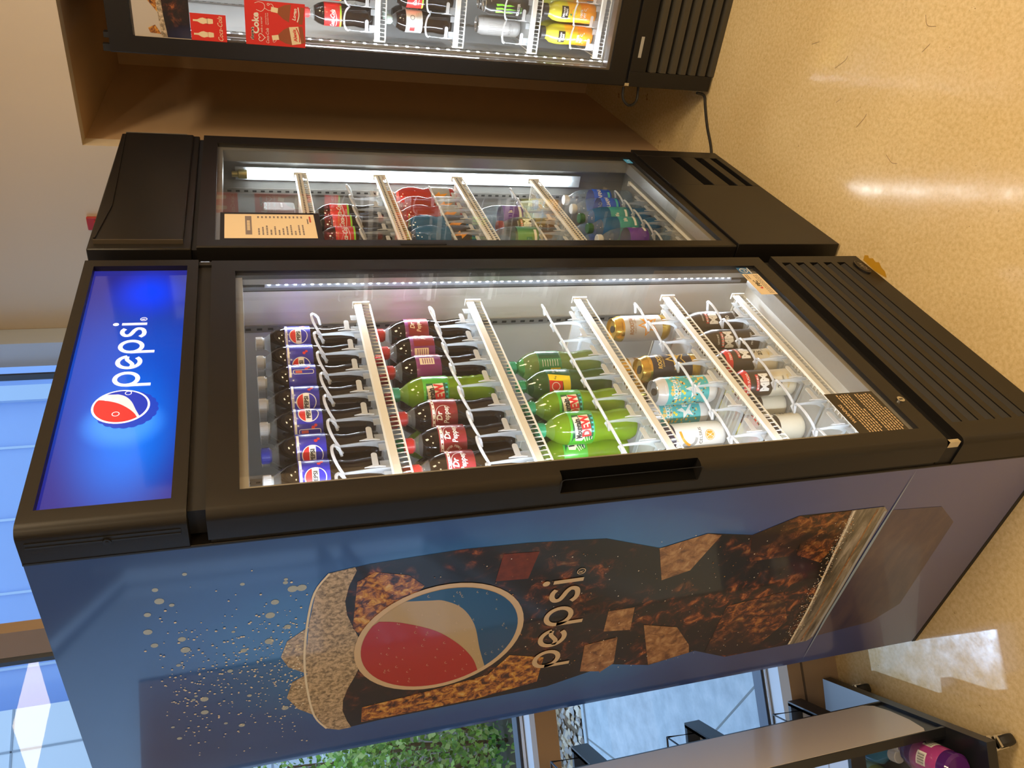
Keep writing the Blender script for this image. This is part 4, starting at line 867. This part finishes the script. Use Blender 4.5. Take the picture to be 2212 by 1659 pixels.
def a_mon(c, tc, outline=False):
    def f(b, M):
        for u in (0, .1):
            for k, (x, h0) in enumerate(((-.012, .055), (0, .045), (.012, .055))):
                P = [(u + x - .0035, .118), (u + x + .0035, .121), (u + x + .0045, .10), (u + x + .002, .086), (u + x + .0035, .072), (u + x, h0), (u + x - .0015, .07), (u + x - .003, .085), (u + x - .001, .098)]
                b.fill(P, M, c, .0004) if not outline else b.stroke(P, .0011, M, c, .0004, closed=True)
            b.text('MONSTER', u, .036, .009, M, tc, .0004, bold=.02, sx=.75); b.text('ENERGY', u, .029, .004, M, c if not outline else tc, .0004)
            b.text('ORIGINAL', u + .03, .137, .003, M, tc, .0004)
    return f
def protein(bodym, lower, capm, art):
    t = bpy.data.objects.new('protein_shake_bottle', None); COL.objects.link(t)
    p = [(0, .003), (.028, 0), (.0325, .004), (.033, .012), (.0322, .03), (.0318, .05), (.0325, .07), (.0335, .09), (.0335, .118), (.0318, .130), (.0265, .146), (.0215, .156), (.0205, .162), (.0205, .167)]
    MB().lathe(p, bodym, 30, fm=lambda j: lower if p[j][1] < .068 else bodym).build('bottle_body', t, sharp=60); cap(.165, .0218, .017, capm).build('cap', t)
    b = MB(); art(b, CYL(.0337)); b.build('label_print', t); return t
def a_mm(num, white):
    def f(b, M):
        for u in (0, .104):
            if white: b.lathe([(.0345, .132), (.0280, .146)], L['red'], 28) if u == 0 else None; b.text('ZERO SUGAR', u, .1345, .0058, M, WHITE, .0012, bold=.02) if u == 0 else None
            else: b.text('GENUINE', u, .122, .0045, M, WHITE, .0006)
            b.rect(u - .020, .108, u + .020, .1155, M, L['red'], .0004, 5); b.text('MUSCLE MILK', u, .1095, .0048, M, WHITE, .0007, bold=.02, sx=.8)
            if not white: b.fill([(u - .023, .116), (u + .023, .116), (u + .023, .078), (u, .066), (u - .023, .078)], M, L['brown'], .0002)
            b.text('MM', u, .083, .022, M, WHITE, .0008, bold=.06, sx=.92)
            if white: b.stroke([(u - .024, .074), (u, .062), (u + .024, .074)], .003, M, INK, .0004)
            b.text(num, u - .008, .046, .011, M, INK if white else WHITE, .0004, bold=.02); b.text('ZERO' if white else '', u + .006, .0385, .0042, M, INK if white else WHITE, .0004); b.text('PROTEIN', u, .024, .0058, M, L['gold'] if white else WHITE, .0004)
    return f
SPORT = [(0, .003), (.030, 0), (.037, .006), (.0385, .02), (.0385, .075), (.0365, .088), (.0335, .102), (.0365, .118), (.0390, .132), (.0385, .15), (.0350, .168), (.0270, .184), (.0205, .193), (.0200, .2)]
def sport(drink, lm, capm):
    t = bpy.data.objects.new('sports_drink_bottle', None); COL.objects.link(t); body(SPORT, .18, drink, PETC).build('bottle_body', t, sharp=60); cap(.199, .0225, .022, capm).build('cap', t)
    lb = wrap(.02, .082, .0388, lm).build('label', t, sharp=80); b = MB(); b.fill([(-.004, .075), (.012, .055), (.003, .053), (.007, .028), (-.012, .050), (-.003, .052)], CYL(.0394), L['orange'], .0004); b.build('label_print', lb); return t
WAT = [(0, .003), (.032, 0), (.038, .008), (.0385, .03), (.036, .045), (.0385, .06), (.0385, .075), (.0385, .165), (.037, .18), (.030, .205), (.020, .222), (.0145, .230), (.014, .236)]
def waterb(lm, drink, capm, txt, l0=.085, l1=.15):
    t = bpy.data.objects.new('water_bottle', None); COL.objects.link(t); body(WAT, .20, drink, PETC).build('bottle_body', t, sharp=60); cap(.234, .0165, .016, capm).build('cap', t)
    lb = wrap(l0, l1, .0388, lm).build('label', t, sharp=80); b = MB()
    for u in (0, .12): b.text(txt, u, (l0 + l1) / 2 + .004, .013, CYL(.0394), WHITE, .0004, bold=.02, sx=.8); b.rect(u - .022, l0 + .006, u + .022, l0 + .014, CYL(.0394), L['teal'] if lm is L['wblue'] else WHITE, .0003, 5)
    b.build('label_print', lb); return t
def juiceb():
    t = bpy.data.objects.new('juice_bottle', None); COL.objects.link(t)
    p = [(0, .003), (.028, 0), (.033, .006), (.0335, .03), (.0325, .06), (.0335, .085), (.0345, .11), (.0340, .135), (.0300, .155), (.0210, .168), (.0195, .172), (.0195, .178)]
    MB().lathe(p, L['orange'], 28, fm=lambda j: L['orange'] if p[j][1] < .05 else (lab('amber', (.80, .48, .02)) if p[j][1] < .11 else lab('yellow_green', (.62, .60, .05)))).build('bottle_body', t, sharp=60); cap(.176, .0212, .018, CK).build('cap', t)
    b = MB(); M = CYL(.0347)
    for u in (0, .108):
        b.rect(u - .020, .108, u + .020, .133, M, L['black'], .0004, 5); b.text('Minute', u, .1215, .0080, M, WHITE, .0008, bold=.03); b.text('Maid', u, .1115, .0080, M, WHITE, .0008, bold=.03)
        b.fill(circ(u + .004, .086, .013, 20), M, L['orange'], .0005); b.fill(circ(u + .004, .086, .010, 20), M, L['yellow'], .0008); b.fill([(u - .012, .098), (u - .004, .104), (u - .004, .094)], M, L['mgreen'], .0008)
        b.text('100%', u, .055, .009, M, WHITE, .0008, bold=.02); b.text('VIT C', u, .042, .009, M, WHITE, .0008, bold=.02); b.stroke([(u - .02, .037), (u + .02, .037)], .0015, M, WHITE, .0008)
    b.build('label_print', t); return t
def a_coke(b, M):
    for u in (0, .105):
        b.text('Coca-Cola', u, .126, .0135, M, WHITE, .0004, shear=.35, bold=.02, sx=.72); b.rect(u - .045, .104, u + .045, .1085, M, L['lime'], .0003, 10); b.stroke(smooth([(u - .028, .121), (u, .119), (u + .028, .125)]), .0015, M, WHITE, .0004)
def a_white(b, M):
    b.rect(-.035, .128, -.012, .145, M, L['red'], .0003, 5); b.stroke(circ(.012, .137, .007, 14), .0015, M, INK, .0004, closed=True)
    for i in range(6): b.rect(-.035, .108 + i * .003, .03, .1088 + i * .003, M, L['grey'], .0003, 8)
PROTO = {}
MAKE = dict(
 pepsi=lambda: soda('pepsi', COLA_D, PETC, CW, a_pepsi, lm=L['blue']), pepsi_b=lambda: soda('pepsi', COLA_D, PETC, CB, a_pepsi, lm=L['blue']),
 drp=lambda: soda('drp', COLA_D, PETC, CR, a_drp, lm=L['maroon']), cherry=lambda: soda('ch', COLA_D, PETC, CR, a_cherry, lm=L['purple']),
 dew=lambda: soda('dew', DEW, juice('dew_neck', (.34, .56, .10), .6), CG, a_dew, lm=L['green']), dewr=lambda: soda('dew', DEW, juice('dew_neck', (.34, .56, .10), .6), CG, a_dew, lm=L['green'], ribs=True),
 pale=lambda: soda('pale', PGRN, PETG, cm('light_green', (.05, .42, .25)), a_pale, lm=L['mgreen']), ginger=lambda: soda('gin', GRN, PETG, CG, a_ginger, lm=L['dgreen']),
 rock_w=lambda: can('c', L['silver'], GOLD, GOLD, a_rock(0, L['orange'], L['silver'], lab('rust', (.35, .16, .05)))), rock_k=lambda: can('c', L['dblue'], GOLD, GOLD, a_rock(0, L['gold'], L['dblue'], L['gold'])),
 rock_t=lambda: can('c', L['teal'], L['white'], SILV, a_rock(0, L['teal'], L['white'], WHITE, (L['gold'], L['yellow'], L['brown'], L['gold'])), top=L['silver']), cel=lambda: can('c', L['white'], L['white'], SILV, a_cel, top=L['dblue']),
 mon_k=lambda: can('c', L['black'], L['black'], SILV, a_mon(L['lime'], WHITE), top=L['black']), mon_w=lambda: can('c', L['silver'], L['silver'], SILV, a_mon(L['grey'], L['grey'], True)),
 mm40=lambda: protein(L['brown'], L['brown'], cm('dark_red', (.25, .03, .03)), a_mm('40', False)), mm25=lambda: protein(L['brown'], lab('ivory', (.66, .62, .50)), CY, a_mm('25', True)),
 sp_r=lambda: sport(REDD, L['grey'], CO), sp_b=lambda: sport(BLUED, L['brown'], cm('amber', (.55, .33, .06))), wat=lambda: waterb(L['wblue'], WATER, CW, 'AQUAFINA'), wat_t=lambda: waterb(lab('sea_green', (.03, .30, .30)), BLUED, cm('dark_green', (.03, .14, .06)), 'life'),
 wat_p=lambda: waterb(L['violet'], WATER, CW, 'la'), wat_g=lambda: waterb(L['mgreen'], WATER, CG, ''), juice=juiceb, coke=lambda: soda('ck', COLA_D, PETC, CR, a_coke, lm=L['red']), cokez=lambda: soda('ckz', COLA_D, PETC, CK, a_coke, lm=L['red']),
 cokew=lambda: soda('cw', COLA_D, PETC, cm('mint', (.50, .62, .55)), a_white, lm=L['white']))
KIND = dict(pepsi='cola bottle with blue label', pepsi_b='blue-capped cola bottle with blue label', drp='dark soda bottle with maroon label', cherry='dark soda bottle with purple label', dew='lime green soda bottle', dewr='ribbed lime green soda bottle', pale='pale green soda bottle', ginger='dark green soda bottle with red label', rock_w='silver can with gold lid', rock_k='black can with gold lid', rock_t='teal and yellow patterned can', cel='white slim can with orange slice', mon_k='black can with green claw mark', mon_w='silver can with grey claw mark', mm40='dark brown protein shake bottle', mm25='brown and ivory protein shake bottle', sp_r='red sports drink bottle', sp_b='blue sports drink bottle', wat='clear water bottle with blue label', wat_t='teal water bottle with green cap', wat_p='clear water bottle with violet label', wat_g='clear bottle with green label', juice='orange juice bottle with black cap', coke='red-capped cola bottle with red label', cokez='black-capped cola bottle with red label', cokew='cola bottle with white label')
CAT = lambda k: 'can' if k[:4] in ('rock', 'mon_', 'cel') else 'bottle'
ORD = ['first', 'second', 'third', 'fourth', 'fifth', 'sixth', 'seventh', 'eighth']
SH = {'A': ['top', 'second', 'third', 'fourth', 'bottom'], 'B': ['top', 'second', 'third', 'fourth', 'bottom'], 'C': ['upper', 'second', 'third', 'bottom']}
WHO = dict(A='blue-sided cooler', B='middle cooler', C='alcove cooler')
def copy_tree(o, parent=None):
    c = o.copy(); COL.objects.link(c)
    if parent: c.parent = parent
    for ch in o.children: copy_tree(ch, c)
    return c
FRM = dict(A=((0, 0, 0), 0), B=((.849, .002, 0), 2.41), C=((1.785, -.137, 0), -86.6))
def place(key, who, sh, x, y, z, rz, order, row):
    if key not in PROTO: o = PROTO[key] = MAKE[key]()
    else: o = copy_tree(PROTO[key])
    p, a = FRM[who]; q = Vector(p) + Matrix.Rotation(rad(a), 3, 'Z') @ Vector((x, y, z)); o.location = q; o.rotation_euler = (0, 0, rad(a + rz))
    o['label'] = '%s, %s from left, %s row, %s shelf, %s' % (KIND[key], ORD[order], row, SH[who][sh], WHO[who])
    o['category'] = CAT(key); o['group'] = '%s on the %s shelf of the %s' % ('cans' if CAT(key) == 'can' else 'bottles', SH[who][sh], WHO[who])
def row(who, sh, xs, y, z, keys, rzs, rowname='front'):
    items = [(x, k, r) for x, k, r in zip(xs, keys, rzs) if k]; items.sort(key=lambda t: t[0])
    for i, (x, k, r) in enumerate(items): place(k, who, sh, x + random.uniform(-.0015, .0015), y, z, r, i, rowname)
O = -48; zb = .0065
row('A', 0, XS['s1'][:7], .128, ZS['s1'] + zb, ['pepsi'] * 5 + ['pepsi_b'] + ['pepsi'], [O + 18, O - 22, O + 90, O + 2, O + 44, O - 8, O + 8])
row('A', 0, XS['s1'][:7], .202, ZS['s1'] + zb, ['pepsi'] * 7, [O + random.uniform(-60, 60) for _ in range(7)], 'middle')
row('A', 0, XS['s1'][:7], .276, ZS['s1'] + zb, ['pepsi'] * 7, [O + random.uniform(-60, 60) for _ in range(7)], 'rear')
row('A', 1, XS['s2'][:7], .128, ZS['s2'] + zb, ['cherry', 'cherry', 'cherry', 'dewr', 'drp', 'drp', 'drp'], [O + 28, O + 70, O + 110, O - 18, O - 2, O + 24, O + 20])
row('A', 1, XS['s2'][:7], .202, ZS['s2'] + zb, ['cherry', 'cherry', 'drp', 'drp', 'dew', 'drp', 'drp'], [O + random.uniform(-60, 60) for _ in range(7)], 'middle')
row('A', 2, XS['s3'][:7], .128, ZS['s3'] + zb, [None, None, 'pale', 'ginger', 'dew', 'dew', None], [0, 0, O + 8, O + 28, O - 6, O - 2, 0])
row('A', 2, XS['s3'][:7], .202, ZS['s3'] + zb, [None, None, None, 'ginger', 'ginger', 'dew', 'dew'], [O + 20, O + 60, O + 10, O + 80, O + 30, O + 60, O + 60], 'middle')
row('A', 3, XS['s4'][:7], .128, ZS['s4'] + zb, ['rock_w', None, 'rock_k', 'rock_t', None, None, None], [O + 5, 0, O + 35, O + 2, O, O, O])
row('A', 3, XS['s4'][:7], .198, ZS['s4'] + zb, [None, 'rock_w', 'rock_k', 'rock_t', 'cel', 'cel', None], [O + 20, O + 30, O + 40, O + 10, O + 4, O + 10, O], 'middle')
row('A', 4, XS['s5'][:7], .122, ZS['s5'] + zb, ['mm40', 'mm40', 'mm25', 'mm25', None, None, None], [O + 30, O + 6, O + 50, O + 2, 0, 0, 0])
row('A', 4, XS['s5'][:7], .192, ZS['s5'] + zb, ['mm40', 'mm40', 'mm25', 'mm25', 'mm25', None, None], [O + 20, O + 40, O + 60, O + 70, O + 90, 0, 0], 'middle')
BX = [.635 - .08 * k for k in range(8)]
row('B', 1, [.475, .395, .315], .135, ZB[1] + zb, ['cokez', 'cokez', 'coke'], [O + 4, O + 30, O])
row('B', 2, [.625, .55, .48, .405, .33], .140, ZB[2] + zb, ['sp_r', 'sp_r', 'sp_r', 'sp_b', 'sp_b'], [O] * 5)
row('B', 2, [.62, .54, .46, .38], .225, ZB[2] + zb, ['sp_r', 'sp_r', 'sp_b', 'sp_b'], [O] * 4, 'middle')
row('B', 3, [.475, .395, .315], .135, ZB[3] + zb, ['wat_p', 'mm40', 'wat_g'], [O + 12, O, O])
row('B', 4, [.640, .565, .488, .408, .325], .140, ZB[4] + zb, ['wat', 'wat', 'wat_t', 'wat_t', 'wat_p'], [O - 4, O + 14, O, O + 30, O + 60])
row('B', 4, [.56, .48, .40], .228, ZB[4] + zb, ['wat', 'wat', 'wat_t'], [O + 20, O, O], 'middle')
row('C', 0, [.132, .208, .283, .358], .145, 1.2425, ['coke', 'coke', 'cokez', 'cokez'], [-14, 10, 20, -10])
row('C', 0, [.208], .222, 1.2425, ['coke'], [30], 'middle')
row('C', 1, [.132, .208, .283, .358], .145, .9765, ['cokew', 'coke', 'coke', 'cokez'], [8, 10, 0, 12])
row('C', 1, [.132], .222, .9765, ['cokew'], [40], 'middle')
row('C', 2, [.206, .281, .357], .145, .7095, ['mon_k', 'mon_k', 'mon_w'], [-16, 4, 10])
row('C', 2, [.128, .206], .216, .7095, ['mon_w', 'mon_k'], [-6, 8], 'middle')
row('C', 3, [.130, .206, .281], .145, .4585, ['juice', 'juice', 'juice'], [-8, 6, 10])
row('C', 3, [.130, .206], .220, .4585, ['juice', 'juice'], [14, 6], 'middle')

# ================================================================ wheeled display rack at the left of the window
RZ = 42.85   # plate edge runs from the window wall towards the viewer
R0 = Vector((.090, 1.048, 0)); t = thing('display_rack', 'black wheeled display rack with a white side panel beside the big blue cooler', 'rack', R0, rad(-137.15))
# local +x runs from the wall end to the near end, local +y is the open side away from the viewer's right... (world left is -y here)
RB = mat('rack_black_metal', (.010, .012, .016), .3, coat=.15)
# local frame: x along the end plate, y negative = into the rack
b = MB(); b.box(0, .563, -.62, 0, .082, .110, RB); b.box(.563, .5635, -.62, 0, .085, .108, RB); base = b.build('base_plate', t, bevel=.003)
for q, (x, y, a) in enumerate([(.06, -.05, 25), (.50, -.045, 35), (.06, -.57, 10), (.50, -.57, 60)]):
    c = MB(); c.prism(circ(0, .030, .030, 22), -.012, .012, mat('caster_rubber', (.015, .015, .015), .6), axis='y'); w = c.build('caster', t, loc=(x + (.03 if q in (1,) else -.0), y + .02, 0), rz=rad(a), bevel=.005)
    f = MB(); f.box(-.010, .010, -.016, -.0135, .026, .072, CHROME); f.box(-.010, .010, .0135, .016, .026, .072, CHROME); f.box(-.020, .020, -.018, .018, .070, .082, CHROME); f.box(.012, .030, -.014, .014, .060, .066, CHROME); f.build('fork', w)
PANELM = mat('rack_side_panel_white', (.62, .58, .56), .25, coat=.4)
b = MB(); b.prism([(.236, .170), (.250, .150), (.30, .142), (.37, .146), (.43, .160), (.443, .170), (.443, 1.95), (.236, 1.95)], -.004, 0, PANELM, axis='y'); b.build('side_panel', t)
b = MB()
for x in (.232, .443): b.box(x - .004, x + .004, -.022, -.001, .11, 1.95, RB)
b.box(.236, .443, -.03, -.006, .11, .17, RB); b.build('upright', t)
for z in (.292, .617, .940):
    b = MB(); x0 = .108; b.box(x0, .345, -.012, -.0045, z - .022, z + .022, RB); b.box(x0, .236, -.012, 0, z - .022, z + .022, RB); b.box(x0, x0 + .012, -.60, -.012, z - .022, z + .022, RB); b.box(.333, .345, -.60, -.012, z - .022, z + .022, RB)
    b.box(x0 + .012, .333, -.60, -.012, z - .018, z - .014, mat('shelf_liner_white', (.6, .62, .66), .4)); s = b.build('shelf', t)
    b = MB(); b.tube([(x0 + .03, -.02, z + .0), (x0 + .018, -.02, z + .085), (.232, -.02, z + .085)], .0025, RB, 6); b.tube([(x0 + .018, -.02, z + .085), (x0 + .018, -.58, z + .085)], .0025, RB, 6); b.build('wire_guard', s)
# soap bottles in clear bags on the base of the rack
def soap(x, y, m1, m2, label, tilt, roll=0):
    o = thing('soap_bottle', label, 'bottle', R0 + Matrix.Rotation(rad(-137.15), 3, 'Z') @ Vector((x, y, .1515)), rad(tilt), group='bottles on the base of the rack')
    o.rotation_euler = (0, PI / 2, rad(tilt - 137.15)); o.rotation_mode = 'XYZ'
    MB().lathe([(0, 0), (.034, 0), (.04, .006), (.04, .12), (.034, .145), (.016, .165), (.014, .175)], m1, 24).build('bottle_body', o); cap(.175, .017, .025, CW).build('cap', o)
    lb = wrap(.03, .11, .0402, m2).build('label', o); b = MB(); M = CYL(.0408)
    for u in (-.05, .0, .05):
        b.rect(u - .016, .06, u + .016, .088, M, WHITE, .0003, 4)
        for i in range(9): b.rect(u - .014 + i * .003, .064, u - .014 + i * .003 + .0008 + .0008 * (i % 2), .084, M, INK, .0006)
    b.build('label_print', lb)
SY, SB2, SV = juice('soap_yellow', (.55, .66, .22), .4), juice('soap_blue', (.06, .34, .62), .4), juice('soap_violet', (.14, .03, .28), .4)
soap(.12, -.20, SY, lab('pale_aqua', (.35, .6, .6)), 'yellow green bottle with pale label on the base of the rack', 0)
soap(.13, -.115, SB2, lab('sky', (.3, .6, .7)), 'blue bottle nearest the window on the base of the rack', 3)
soap(.515, -.075, SV, lab('magenta', (.40, .05, .25)), 'purple bottle with magenta label near the front caster of the rack', 180)
soap(.53, -.165, SV, L['white'], 'purple bottle with white label at the open side of the rack', 176)
o = thing('plastic_bag', 'crinkled clear plastic bag over the bottles on the base of the rack', 'bag', R0 + Matrix.Rotation(rad(-137.15), 3, 'Z') @ Vector((.31, -.14, .112)), rad(-137.15))
b = MB(); pr = [(.20, 0), (.215, .03), (.21, .07), (.18, .10), (.10, .115), (0, .118)]; b.lathe(pr, clear('bag_film', (.96, .97, 1), haze=.06, rough=.08), 28); b.v = [(x * 1.05 * (1 + .06 * math.sin(9 * math.atan2(y, x) + 40 * z)), y * .55 * (1 + .06 * math.cos(7 * math.atan2(y, x) - 30 * z)), z) for x, y, z in b.v]; b.build('film', o)
